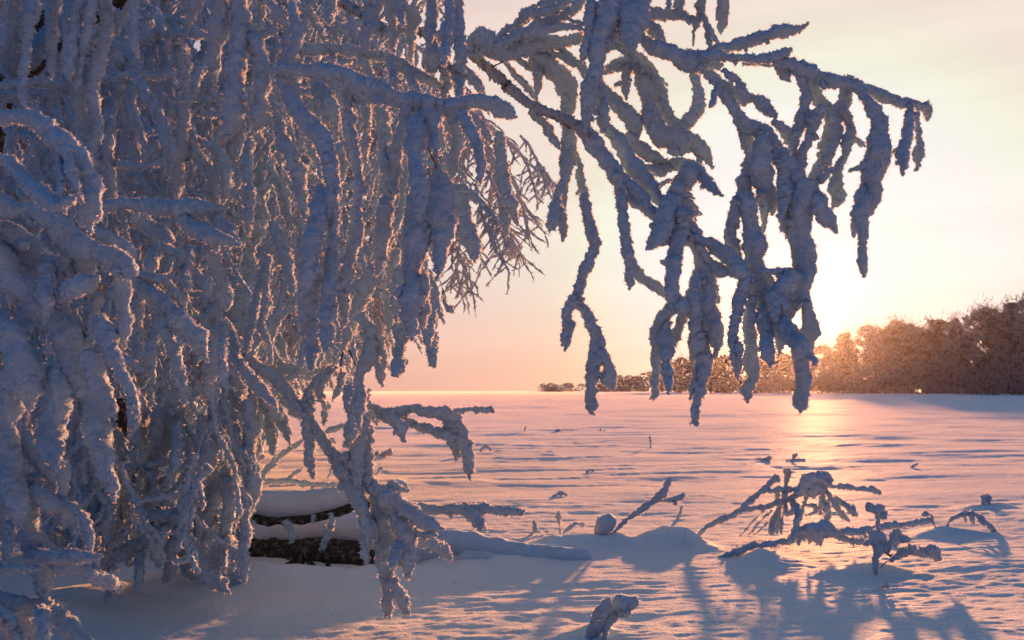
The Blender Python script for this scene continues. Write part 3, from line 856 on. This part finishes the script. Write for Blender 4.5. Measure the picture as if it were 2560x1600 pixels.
strands(T2, 'A', 4.1, """1000,0,66 1080,80,66 1145,200,50; 980,280,66 1100,240,76 1250,230,76 1400,240,66 1480,270,56; 1380,200,46 1500,190,46;
800,250,76 870,350,124 920,450,114 940,560,80 920,700,66 940,850,56 990,960,56 1025,1060,36;
830,450,76 840,600,66 830,750,66 880,900,76 910,1050,76 975,1180,50; 970,560,56 1030,680,76 1120,800,76 1160,950,86 1200,1080,86 1180,1210,50;
1440,450,66 1350,600,76 1300,750,76 1280,900,86 1250,1100,86 1240,1250,86 1230,1380,70;
1320,1000,76 1420,1140,76 1500,1270,76 1520,1400,86; 1390,980,46 1500,1040,76 1570,1150,76 1580,1300,76 1570,1400,66;
760,890,76 770,1100,66 780,1300,76 800,1415,50; 1740,1050,86 1730,1200,86 1740,1350,86 1740,1500,86;
-20,600,66 150,580,66 300,580,76 450,600,66 520,600,56; -20,680,66 200,660,76 400,660,56 480,660,46;
740,540,56 900,520,56 1100,530,56 1225,500,36; 980,520,56 1100,560,76 1210,605,50; 540,650,86 560,800,104 580,950,96 600,1060,50;
700,880,60 640,1100,60 720,1160,50; 1240,300,60 1250,420,56 1270,540,50; 1300,560,40 1310,430,40 1290,320,40;
1100,1020,40 1040,1080,50 980,1120,40; 1450,800,50 1540,800,50; 850,1150,60 1000,1160,50 1160,1130,50""", drift=0.35)
strands(T2, 'A', 2.5, "-60,850,100 0,830,110 100,808,130 230,835,155 350,920,166 450,1010,176 540,1120,176 600,1230,176 640,1350,166 630,1500,156 620,1560,120; -20,1090,56 80,1150,106 180,1260,116 300,1370,126 400,1440,106 510,1400,90; -20,1370,56 100,1430,60 160,1460,40; 450,1010,60 500,1200,90 560,1400,80; 400,1050,40 420,1200,50 420,1370,40", lump=0.2, flakes=0.8)
strands(T2, 'C', 2.75, """-40,60,146 100,60,126 250,80,146 380,150,166 480,260,166 600,340,176 750,400,180 880,480,150 940,545,50;
580,130,50 650,220,96 780,290,106 900,350,96 945,390,46;
-20,200,190 120,300,210 250,420,210 400,480,210 520,500,160; -20,450,240 150,600,210 250,720,230 350,800,240 450,900,230 500,1050,220 520,1200,220 560,1340,180;
480,640,120 560,600,150 660,560,140; 850,600,124 870,750,106 870,900,96 870,1010,60;
-20,880,190 100,1000,210 150,1150,190 200,1300,200 210,1420,120; 400,1280,150 420,1470,130 430,1560,90;
740,940,150 800,1100,106 870,1250,86 930,1380,86 960,1510,50; 650,1150,146 700,1300,136 760,1420,106 800,1515,80;
330,560,120 330,700,110 320,830,60; 600,420,160 620,560,150 600,650,110; 60,1280,140 90,1440,150 60,1560,120;
440,480,120 420,620,130 430,720,70; 680,720,80 640,900,90 650,1000,60""", lump=0.2, flakes=0.8)
strands(T2, 'C', 3.3, """720,50,86 850,30,86 1000,40,106 1200,60,136 1350,60,126 1510,50,90; 900,100,56 1000,150,106 1100,220,114 1200,280,86;
1250,100,96 1350,190,106 1500,260,124 1660,305,66; 1500,120,86 1600,220,96 1685,305,46;
960,570,76 1050,640,106 1150,700,126 1200,800,136 1280,880,146 1380,970,136 1430,1080,100;
980,520,46 1100,550,76 1200,600,56 1285,730,46; 1150,780,96 1180,950,96 1230,1100,96 1270,1250,86 1295,1395,66;
1480,420,96 1550,550,106 1580,680,116 1600,745,56; 1740,-20,86 1740,150,76 1740,235,46;
400,1050,60 500,1120,60""", drift=0.2)
strands(T2, 'C', 3.9, """1100,330,76 1060,450,96 1030,525,56; 980,700,76 960,850,76 960,1000,76 970,1140,46;
1480,780,86 1440,850,96 1500,950,76 1490,1150,96 1450,1300,86 1480,1390,50; 1590,860,46 1640,980,56 1650,1100,76 1720,1200,76 1830,1330,76 1925,1430,56;
1850,480,86 1790,700,66 1750,900,66 1730,1060,50; 1870,500,46 1850,750,46 1830,900,56 1880,1000,46 1900,1140,46;
1080,760,60 1100,900,60 1060,1050,70 1070,1250,60; 1330,380,70 1300,500,60 1310,620,50; 1560,900,60 1550,1100,70 1580,1300,60;
820,1080,50 900,1130,60 1010,1200,56; 1180,340,70 1270,400,60 1220,480,60; 1400,560,90 1450,640,80 1420,780,60""", drift=0.3)

# ---- the fallen birch on the snow and the branches that hang and rise round it
T3 = zero('fallen_birch', 'fallen birch lying half buried in the snow at lower left, thick snow along its logs', 'tree')
def G3(px, py, z=0.0, r=0.1, d=None):
    dd = d or ground_d(px, py)
    p = at(px, py, dd); return (p[0], p[1], p[2], r)
bark_trunk(T3, [G3(292, 1000, d=6.6, r=.055), G3(300, 1120, d=6.7, r=.06), G3(312, 1190, d=6.8, r=.06), G3(352, 1250, d=6.9, r=.07), G3(400, 1310, d=7.0, r=.085), G3(470, 1350, d=7.0, r=.11), G3(570, 1372, d=6.95, r=.13), G3(700, 1378, d=6.9, r=.135), G3(850, 1388, d=6.8, r=.135), G3(980, 1400, d=6.75, r=.12), G3(1100, 1402, d=6.8, r=.09), G3(1300, 1390, d=7.0, r=.05)], 'trunk', M_BARK)
def cap(name, pts, d, seed, lump=0.06):
    g = Geo(); tube(g, [G3(x, y, d=d, r=r) for x, y, r in pts], 0.007, 20, seed, lump, 0.35, 0, flat=1.0, step=0.02)
    link(name, g.mesh(name, M_CAP), T3)
cap('snow_cap', [(560, 1345, .07), (650, 1335, .085), (740, 1325, .12), (830, 1315, .14), (930, 1335, .14), (1040, 1360, .13), (1150, 1378, .10), (1260, 1384, .07)], 6.92, 41)
bark_trunk(T3, [G3(560, 1275, d=6.6, r=.05), G3(630, 1290, d=6.55, r=.046), G3(730, 1296, d=6.5, r=.044), G3(820, 1282, d=6.5, r=.042), G3(880, 1262, d=6.5, r=.05), G3(930, 1262, d=6.5, r=.04)], 'log', M_BARK, lump=0.3)
cap('snow_cap', [(540, 1250, .07), (620, 1252, .088), (690, 1260, .098), (760, 1258, .095), (820, 1248, .085), (870, 1238, .07), (905, 1232, .04)], 6.5, 43)
cap('snow_cap', [(950, 1232, .03), (985, 1224, .055), (1005, 1218, .05), (1020, 1226, .03)], 6.4, 44, 0.3)
cap('snow_cap', [(945, 1352, .07), (985, 1364, .13), (1040, 1372, .165), (1100, 1374, .16), (1170, 1378, .145), (1240, 1385, .12), (1320, 1392, .10), (1410, 1396, .08), (1480, 1400, .06)], 6.7, 47, 0.14)
cap('snow_cap', [(1135, 1412, .03), (1170, 1400, .055), (1210, 1398, .055), (1255, 1412, .03)], 6.4, 48, 0.25)
for pts_ in (((742, 1380, .030), (752, 1402, .024), (735, 1424, .012)), ((770, 1380, .034), (776, 1408, .026), (800, 1424, .012)), ((800, 1384, .024), (822, 1404, .018), (815, 1426, .010)), ((760, 1400, .020), (715, 1412, .014), (700, 1424, .008))):
    bark_trunk(T3, [G3(x, y, d=6.6, r=r) for x, y, r in pts_], 'root', M_BARK, lump=0.35)
strands(T3, 'F', 6.35, "575,730,26 570,800,40 540,870,44 525,930,40; 460,750,24 455,790,20; 300,790,40 330,850,34 325,900,30")
strands(T3, 'F', 4.7, """430,0,76 430,100,76 435,200,72 440,320,66 450,400,66 462,490,40;
480,180,56 540,280,76 600,360,86 640,430,86 680,500,96 710,570,96 750,640,76 780,720,76 790,800,76 790,900,66 795,1010,76;
720,0,106 740,80,106 720,180,120 680,260,86; 740,200,130 740,320,106 740,430,106 745,530,76 745,595,40;
790,50,96 840,80,86 860,145,50; 790,180,76 800,300,76 810,420,86 805,530,50; 690,350,56 640,362,50;
860,50,46 930,90,86 1020,70,60 1120,60,66 1220,80,76 1310,90,86 1370,170,86 1400,230,86 1430,330,76 1440,420,66 1445,475,54;
1340,200,96 1360,290,76 1365,355,50; 950,120,76 1010,180,76 1030,245,50; 1060,140,50 1150,170,56 1260,210,66 1330,230,60;
1350,70,20 1450,60,36 1590,60,46;
860,560,86 940,620,106 1040,680,96 1130,740,86 1200,790,76 1265,810,50;
850,600,86 880,700,106 930,800,126 920,920,126 920,1030,106 930,1140,86 940,1200,86 920,1290,76 940,1355,40; 980,1180,66 1020,1260,76 1055,1340,50;
960,680,106 1020,800,106 1050,900,104 1060,1000,96 1060,1095,90; 1000,940,76 960,1040,66; 830,780,76 860,870,76; 820,880,46 870,935,30;
1110,870,46 1200,900,66 1280,950,66 1325,995,50; 990,620,26 1080,670,56 1200,690,66 1350,690,66 1480,690,76 1560,690,60 1760,700,66;
1450,710,76 1510,780,66 1510,815,34; 900,550,22 960,545,60 1020,565,60; 1100,830,40 1160,845,46 1230,850,36""", drift=0.12)
strands(T3, 'F', 5.2, "290,0,56 350,60,66 400,115,50; 140,0,66 190,80,86 200,180,86 210,290,56 210,335,44; 230,80,76 280,150,76 310,250,46; 0,0,60 60,100,60 110,250,50; 540,60,50 530,140,50", drift=0.2)
strands(T3, 'F', 8.5, "110,510,26 170,440,34 270,340,34 390,260,34; 120,510,34 300,510,30 450,530,34 620,540,44; 300,500,22 380,440,30; 530,210,36 620,170,40 710,150,36; 130,510,20 190,420,20; 560,480,12 580,430,30; 860,460,14 900,425,24")
strands(T3, 'D', 4.8, """0,1000,56 60,1100,66 130,1170,76 230,1220,96 300,1300,86 350,1380,76 420,1460,66 460,1530,56;
250,1210,56 350,1180,56 450,1190,66 560,1200,56 645,1170,46; 620,1200,56 550,1260,86 500,1340,86 470,1430,86 470,1520,86;
20,1220,56 100,1280,76 170,1380,76 230,1480,76 300,1545,56; 710,1250,46 690,1330,46 650,1395,34; 880,1380,50 900,1340,40; 680,1200,50 760,1260,50 800,1330,40; 600,1250,40 560,1350,50 600,1450,40""", drift=0.2)
strands(T3, 'E', 3.7, """-20,100,126 40,300,126 70,500,126 110,650,106 130,785,70; 340,0,140 330,150,140 320,300,120 350,400,76; 390,450,76 400,550,56 400,625,24;
600,0,150 610,150,160 620,280,136 660,400,106 700,500,96 720,585,70; 850,0,66 850,100,66 840,185,50;
150,250,76 200,350,86 280,430,76 345,560,60; 200,550,96 200,700,106 200,850,106 270,980,124 280,1080,124 270,1180,86 260,1245,40;
250,600,86 350,650,106 430,730,96 505,810,80; 400,640,50 480,700,56 540,780,66 560,900,50 570,955,34;
260,980,96 400,990,76 520,990,66 620,990,64; 400,1040,96 500,1070,76 600,1120,76 700,1150,76 745,1175,50; -20,1060,56 120,1060,46 250,1060,46;
-20,1240,76 100,1270,76 200,1300,86 300,1310,96 400,1280,70; 320,1330,106 400,1400,106 500,1480,86 580,1535,50;
140,1330,86 180,1450,86 200,1535,70; 270,1380,76 290,1535,60; -20,1400,86 60,1510,70; -20,700,60 40,850,70 40,1000,50; 60,800,40 50,950,46; -20,450,80 30,650,60""", drift=0.15)
strands(T3, 'E', 5.0, """460,350,90 540,500,140 560,650,130 590,800,110 600,940,60; 660,550,86 680,750,76 660,905,60; 470,380,70 480,500,60 470,640,40;
800,460,46 810,600,56 790,700,46 760,850,36 700,950,46 640,1045,34; 990,150,86 980,300,76 950,450,86 950,600,66 930,760,50;
1090,60,106 1050,200,76 1030,350,80; 1270,150,66 1270,250,96 1310,350,126 1250,480,126 1200,600,126 1180,710,96;
1390,220,66 1370,350,76; 1400,500,96 1340,620,116 1290,750,140 1280,900,126 1290,1050,96 1350,1130,96 1435,1205,46;
1000,720,76 1100,720,76 1175,760,50; 1150,850,106 1090,950,86 1070,1080,66 1040,1140,40; 1180,900,106 1190,1050,86 1235,1115,46;
1000,820,66 900,900,76 800,950,86 745,985,60; 880,950,46 880,1080,66 860,1185,50; 1440,550,86 1450,650,86 1420,800,66 1400,950,56 1430,1065,50;
1480,200,56 1500,350,56 1480,530,50; 1570,50,76 1580,200,86 1570,400,106 1590,550,110 1540,700,96 1550,850,76 1540,950,66 1540,1140,50;
1460,900,46 1510,950,56 1540,1000,36; 700,1180,46 665,1275,30; 900,100,60 920,250,60 900,400,50; 1120,200,60 1100,400,60 1050,550,50; 1350,20,50 1330,200,60;
400,700,40 420,850,40; 640,200,70 660,400,60 700,560,50; 480,450,40 530,560,40 520,700,40; 750,800,40 720,900,46; 1060,800,50 980,950,50 1000,1050,36""", drift=0.25)
# ---------------------------------------------------------------- deeper branches of the birches behind
def bound(table, y):
    for (a, xa), (b, xb) in zip(table[:-1], table[1:]):
        if a <= y <= b: return xa + (xb - xa) * (y - a) / (b - a)
    return table[-1][1]
EDGE_MID = [(-200, 1150), (0, 1120), (150, 1130), (300, 1190), (450, 1170), (560, 1130), (700, 1040), (820, 960), (900, 880), (960, 760), (1050, 640), (1400, 600), (1500, 200)]
EDGE_FINE = [(-200, 820), (0, 860), (140, 960), (230, 1290), (330, 1350), (430, 1375), (560, 1350), (640, 1300), (720, 1190), (790, 1040), (880, 900), (950, 720), (1000, 600), (1400, 560)]
rf = random.Random(21)
def wander(p, ang, length, seg, curl, droop, w0, w1, d, dd):
    """a path in photo units: starts at p heading ang (90 = straight down), bends randomly and droops"""
    x, y = p
    n = max(3, int(length / seg))
    out = []
    for i in range(n + 1):
        t = i / n
        out.append((x, y, d + dd * t, w0 + (w1 - w0) * t * t))
        ang += rf.uniform(-curl, curl) + (90 - ang) * droop
        x += math.cos(math.radians(ang)) * seg; y += math.sin(math.radians(ang)) * seg
    return out
def to_world(path, wk=1.0):
    r = []
    for x, y, d, w in path:
        p = at(x, y, d); r.append((*p, 0.5 * w * wk / F_PX * d))
    return r
def layer(parent, n, edge, d_rng, w_rng, len_rng, forks, sides, flakes, mat, y_rng=(-160, 1330), xmin=-80, curl=16, ymax=1440, jag=1.0, pxk=1.0):
    for k in range(n):
        for _ in range(60):
            y = rf.uniform(*y_rng)
            x = rf.uniform(xmin, bound(edge, y))
            if x < bound(edge, min(1390, y + 110)): break
        d = rf.uniform(*d_rng)
        w = rf.uniform(*w_rng)
        length = min(rf.uniform(*len_rng), ymax - y)
        if length < 60: continue
        horiz = rf.random() < 0.28
        ang = rf.choice((rf.uniform(-10, 40), rf.uniform(140, 190))) if horiz else rf.gauss(90, 24)
        main = wander((x, y), ang, length, max(22, w * 1.3), curl, 0.02 if horiz else 0.05, w, w * 0.75, d, rf.uniform(-0.25, 0.25))
        lim = [q for q in main if q[0] < bound(edge, min(1399, max(-200, q[1]))) + 25]
        if len(lim) < 3: continue
        main = lim
        g = Geo()
        px = px_size(d) * pxk
        tube(g, to_world(main), px, sides, k * 13 + int(d * 10), 0.24, jag, flakes)
        for f in range(rf.randint(*forks)):
            i = rf.randrange(1, len(main))
            q = main[i]
            a = rf.gauss(90, 34)
            sub = wander(q[:2], a, length * rf.uniform(0.2, 0.5), max(18, w), curl * 1.2, 0.08, w * 0.62, w * 0.4, q[2], rf.uniform(-0.15, 0.15))
            sub = [s for s in sub if s[0] < bound(edge, min(1399, max(-200, s[1]))) + 20 and s[1] < ymax]
            if len(sub) > 2: tube(g, to_world(sub), px, sides, k * 17 + f, 0.24, jag, flakes)
        link('branch', g.mesh('branch', mat), parent)
def rime_trunk(parent, P):
    g = Geo(); tube(g, P, 0.007, 20, 8, 0.3, 1.5, 1.0, step=0.012); link('trunk', g.mesh('trunk', M_RIME), parent)
T4 = zero('frosted_birch', 'weeping birch thick with pink grey rime filling the left half behind the front boughs', 'tree')
rime_trunk(T4, [(-1.9, 5.6, hz_at(-1.9, 5.6) - 0.1, .14), (-1.85, 5.6, 1.0, .12), (-1.75, 5.55, 2.2, .09), (-1.5, 5.5, 3.2, .06), (-1.3, 5.5, 4.2, .03)])
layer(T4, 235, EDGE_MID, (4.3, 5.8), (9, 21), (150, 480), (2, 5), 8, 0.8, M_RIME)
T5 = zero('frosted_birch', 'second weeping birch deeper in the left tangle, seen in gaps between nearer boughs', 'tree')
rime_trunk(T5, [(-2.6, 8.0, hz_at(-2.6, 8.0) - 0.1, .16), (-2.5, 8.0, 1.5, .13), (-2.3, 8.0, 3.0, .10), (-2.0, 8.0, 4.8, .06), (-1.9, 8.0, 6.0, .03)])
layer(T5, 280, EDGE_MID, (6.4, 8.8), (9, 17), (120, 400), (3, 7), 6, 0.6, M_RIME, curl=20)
# the far birch: fine weeping sprays
T6 = zero('fine_twigged_birch', 'farthest birch of the group, its fine weeping rimed sprays showing against the bright sky', 'tree')
bark_trunk(T6, [(-4.2, 13, hz_at(-4.2, 13) - 0.1, .20), (-4.1, 13, 2.5, .16), (-3.2, 13, 5.0, .11), (-2.0, 13, 7.5, .05)], mat=M_FROSTBARK)
def fine(parent, n, xr, yr, d_rng, dens, w=6.0, mainlen=(120, 300)):
    for k in range(n):
        y = rf.uniform(*yr)
        e = bound(EDGE_FINE, max(-200, min(1390, y)))
        x = rf.uniform(xr[0], min(xr[1], e))
        d = rf.uniform(*d_rng)
        g = Geo(); px = px_size(d)
        out = rf.gauss(62, 25) if x > 900 else rf.gauss(90, 40)
        main = wander((x, y), out, rf.uniform(*mainlen), 16, 10, 0.05, w * 1.3, w, d, rf.uniform(-0.3, 0.3))
        main = [q for q in main if q[0] < bound(EDGE_FINE, max(-200, min(1390, q[1]))) + 10]
        if len(main) < 3: continue
        tube(g, to_world(main), px, 4, k, 0.15, 0.5, 0.25, step=px * 3)
        for i in range(1, len(main)):
            for s_ in (-1, 1):
                if rf.random() > dens: continue
                q = main[i]
                a = 90 + s_ * rf.uniform(25, 70)
                sub = wander(q[:2], a, rf.uniform(28, 95), 12, 17, 0.12, w, w * 0.7, q[2], rf.uniform(-0.4, 0.4))
                tube(g, to_world(sub), px, 3, i * 3 + s_, 0.15, 0.6, 0.4, step=px * 4)
        link('branch', g.mesh('branch', M_FINE), parent)
fine(T6, 100, (820, 1400), (-120, 690), (10.5, 13.5), 0.75)
fine(T6, 175, (-60, 980), (-160, 1020), (10, 14), 0.85, w=10, mainlen=(200, 420))
T7 = zero('fine_twigged_birch', 'dense birch thicket closing off the far left behind all the other boughs', 'tree')
bark_trunk(T7, [(-6.5, 16, hz_at(-6.5, 16) - 0.1, .20), (-6.4, 16, 2.5, .16), (-6, 16, 5.0, .11), (-5.5, 16, 7.5, .05)], mat=M_FROSTBARK)
fine(T7, 170, (-60, 700), (-160, 1040), (15, 19), 1.0, w=11, mainlen=(200, 420))
# ---------------------------------------------------------------- broken branches, sprigs and weeds standing in the snow
def item(name, label, cat, sets, base_px, group=None):
    fr, d = sets[0][0], sets[0][1]
    ox, oy, s = FR[fr]
    p = at(ox + base_px[0] / s, oy + base_px[1] / s, d)
    e = empty(name, (p[0], p[1], hz_at(p[0], p[1])), label, cat, group)
    loc = np.array(e.location)
    dz = hz_at(p[0], p[1]) - p[2]
    for frame, dd, nm, mat, text, kw in sets:
        for line in text.split(';'):
            line = line.strip()
            if not line: continue
            P = strand_pts(frame, dd, line, kw.get('drift', 0.06))
            P = [(x - loc[0], y - loc[1], z + dz * kw.get('dz', 1) - loc[2], r * kw.get('wk', 1.12 if nm in ('snow_cap', 'stem') else 0.9)) for x, y, z, r in P]
            count[0] += 1
            g = Geo(); tube(g, P, px_size(dd) * kw.get('px', 0.9), kw.get('sides'), count[0], kw.get('lump', 0.36 if nm == 'snow_cap' else 0.24), kw.get('jag', 1.0), kw.get('flakes', 0.9))
            link(nm, g.mesh(nm, mat), e)
    return e
Rm, Sn, Tw = M_RIME, M_CAP, M_TWIG
item('fallen_branch', 'big broken branch propped on the snow at right, a snow lump on its crook', 'branch', [
 ('L', 7.5, 'branch', Rm, "120,705,26 200,630,40 330,570,44 430,520,44 560,500,44 700,460,44 830,410,48 900,380,60; 440,505,38 520,430,44 600,360,48 660,300,56 705,305,60; 650,380,46 740,368,46 830,370,40", {}),
 ('L', 7.5, 'twig', Rm, "740,400,36 750,330,40 755,270,44 757,225,44; 1060,350,26 1170,350,42 1270,370,46 1360,375,46 1415,400,46; 1040,400,36 1080,460,42 1130,540,42 1190,592,26; 1100,430,26 1170,490,42 1240,560,36; 1220,510,34 1250,565,26; 1000,420,40 990,480,36 980,550,26; 1030,490,44 1020,535,26; 900,410,22 870,480,26 850,575,26; 900,480,18 950,480,26 950,530,22 910,550,18; 800,470,46 830,530,56 820,620,46 800,690,26; 740,480,26 760,540,36 795,522,18; 690,420,36 700,500,26 660,580,46 640,685,36; 700,490,26 690,600,36 680,685,26; 740,480,18 720,580,18 710,685,18; 640,530,12 560,600,14 480,695,12; 580,530,12 520,590,14 420,705,12; 610,610,12 560,660,14 520,695,10; 1040,540,40 1050,480,40", {'drift': 0.25}),
 ('L', 7.45, 'snow_cap', Sn, "848,372,60 890,335,92 940,312,104 990,305,100 1045,318,92 1062,335,50; 870,375,56 920,372,80 980,365,84 1035,372,60", {'flakes': 0.7, 'jag': 1.2, 'lump': 0.3})], (120, 705))
item('fallen_branch', 'bent branch lying low in front of the big broken one, humped with snow', 'branch', [
 ('L', 6.85, 'branch', Rm, "290,795,26 400,760,48 500,722,48 600,712,44 700,700,38 800,680,50; 1100,632,44 1200,620,48 1350,600,46 1470,580,48 1600,570,48 1700,550,50 1765,535,40; 1090,650,36 1180,680,42 1280,692,42 1335,700,36", {}),
 ('L', 6.85, 'twig', Rm, "1735,500,36 1762,500,14 1780,540,16 1797,608,12; 990,690,36 990,725,30; 1220,670,14 1220,730,22; 1295,640,26 1320,665,20; 840,690,20 830,720,10; 910,690,20 905,710,10", {}),
 ('L', 6.8, 'snow_cap', Sn, "790,680,50 830,645,90 900,615,106 980,608,106 1050,620,86 1115,640,50", {'flakes': 0.7, 'jag': 1.2, 'lump': 0.3})], (290, 795))
item('rimed_sprig', 'three pronged rimed sprig with a bare dark stem standing before the low branch at right', 'plant', [
 ('L', 6.15, 'stem', Rm, "1380,905,26 1375,820,38 1392,750,50 1400,700,60; 1395,655,22 1390,560,32 1390,500,40; 1470,750,22 1480,700,36 1510,640,56 1540,600,66; 1540,660,46 1625,680,28; 1500,812,18 1570,770,46 1650,750,56 1720,775,46 1790,760,56 1800,830,46; 1430,505,36 1425,470,40", {}),
 ('L', 6.15, 'bare_stem', Tw, "1400,905,6 1430,850,6 1482,812,7; 1450,770,9 1480,790,10 1500,775,9", {'flakes': 0.3, 'jag': 0.3}),
 ('L', 6.15, 'snow_cap', Rm, "1350,690,60 1385,680,100 1420,720,100 1400,760,70; 1360,455,60 1385,460,66 1440,445,50; 1640,730,40 1665,735,50; 1780,755,56 1800,775,60", {'flakes': 0.6})], (1380, 905))
item('twig_tip', 'small rimed twig tip hanging clear between the broken branch and the three pronged sprig', 'twig', [
 ('L', 7.3, 'tip', Rm, "1415,400,14 1460,442,34 1500,428,56 1525,420,46", {})], (1460, 442))
item('arched_twig', 'twig bowed in a low frosted arch with both ends in the snow, far right', 'twig', [
 ('L', 8.0, 'arch', Rm, "1868,612,16 1910,560,28 1970,530,38 2050,520,38 2120,550,42 2170,600,38 2222,645,32; 2000,530,22 2012,582,16; 2055,550,38 2065,592,26; 2125,585,40 2140,610,20", {})], (2222, 645))
item('rimed_sprig', 'tiny knobbed sprig on its own snow hump at the far right', 'plant', [
 ('L', 9.7, 'stem', Rm, "2140,470,26 2138,400,36; 2165,465,30 2163,395,32; 2180,440,16 2195,418,18", {})], (2150, 465))
item('leaning_twig', 'forked twig leaning out of a round snow ball in the middle of the field', 'twig', [
 ('K', 7.4, 'branch', Rm, "862,742,22 950,660,36 1030,600,44 1100,550,48 1180,500,54 1230,455,56 1260,400,50 1295,330,52; 1230,502,36 1320,492,46 1400,460,42; 1320,500,30 1330,535,20", {}),
 ('K', 7.42, 'snow_cap', Sn, "770,760,110 785,725,140 820,705,130 850,730,80", {'flakes': 0.5, 'jag': 1.0, 'lump': 0.28}),], (862, 742))
item('rimed_sprig', 'stubby two headed sprig alone in the snow nearest the camera', 'plant', [
 ('K', 4.65, 'stem', Rm, "675,1400,36 715,1280,46 775,1200,66 830,1115,36; 715,1370,56 790,1270,60 870,1210,80 930,1180,90; 785,1410,22 815,1310,50 880,1240,60", {'px': 1.1}),
 ('K', 4.65, 'snow_cap', Rm, "890,1170,60 930,1150,110 980,1160,110 1000,1210,60; 930,1200,80 960,1240,30", {'px': 1.1, 'flakes': 0.6})], (700, 1400))
for (nm, lab, d, t, b) in (
 ('dry_weed', 'short crooked weed stalk beside the snowy mound, left of the forked twig', 7.7, "225,812,8 268,765,22 255,695,24; 268,765,20 315,800,10; 345,785,8 372,772,16", (268, 800)),
 ('dry_weed', 'upright frosted weed with two little heads behind the mound', 7.8, "455,812,11 450,720,14 445,645,26; 447,740,10 428,680,20", (455, 812)),
 ('dry_weed', 'weed bent over to the right with a frosted fluffy head', 7.7, "470,805,9 540,740,24 600,722,20 640,730,30", (470, 805)),
 ('dry_weed', 'single small stalk poking up behind the flat topped snow hump', 9.0, "1352,690,14 1365,640,16 1383,603,22", (1352, 690))):
    item(nm, lab, 'weed', [('K', d, 'stem', Rm, t, {'px': 0.8, 'flakes': 0.7})], b)
for (lab, d, t, b) in (
 ('thin upright stalk standing alone in the middle distance of the field', 19.5, "1140,645,9 1138,600,12 1133,555,18", (1140, 645)),
 ('small hooked stalk in the bright sun path on the snow', 16.0, "2208,725,9 2222,695,20 2250,672,22; 2170,722,10 2210,722,12 2310,722,12", (2208, 725)),
 ('faint stalk far off on the left of the open field', 26.0, "185,575,8 190,550,12 196,536,12", (185, 575)),
 ('low dark tuft left of the bent weed in the sunlit field', 26.0, "425,568,10 445,562,16 460,562,8", (440, 568)),
 ('pair of specks of stubble to the right of the low tuft', 27.0, "755,570,8 765,558,10; 790,570,8 805,558,12", (780, 570)),
 ('flat dark tuft in the field before the far stalk', 13.5, "660,790,12 690,780,16 716,772,22", (690, 790)),
 ('low frosted tuft left of the hooked stalk near the sun path', 16.0, "1940,705,10 1980,702,16; 1985,710,20 2030,700,34 2048,706,20", (2010, 715))):
    item('dry_stalk', lab, 'weed', [('N', d, 'stem', M_FINE, t, {'px': 0.7, 'flakes': 0.3, 'sides': 6})], b)
item('dry_stalk', 'small curved stalk above the arched twig on the right', 'weed', [('L', 14.5, 'stem', M_FINE, "1625,165,8 1645,148,16 1670,132,14", {'px': 0.7, 'sides': 6})], (1625, 165))
item('dry_weed', 'low cluster of frosted weeds behind the hanging branch tips left of centre', 'weed', [('F', 17.0, 'stem', M_FINE, "840,210,14 870,190,20; 900,205,20 940,190,34 960,200,20; 1150,250,14 1180,225,26 1200,245,20 1215,260,16; 1080,255,10 1100,240,16; 1450,190,10 1470,155,18; 1520,180,10 1545,155,14 1585,175,14; 1430,190,12 1455,215,12; 540,110,16 580,110,18 605,130,12", {'px': 0.7, 'sides': 6, 'drift': 0.3})], (940, 210))
snowlump = item('snow_clod', 'little clod of snow lying in front of the three pronged sprig', 'snow', [('L', 5.75, 'lump', Sn, "1435,975,20 1455,968,40 1478,978,20", {'flakes': 0.2})], (1455, 985))
item('snow_clod', 'small pointed clod of snow on the rippled field left of the forked twig', 'snow', [('K', 10.5, 'lump', Sn, "410,470,12 460,455,34 515,462,14; 462,450,10 462,432,8", {'flakes': 0.2})], (460, 470))
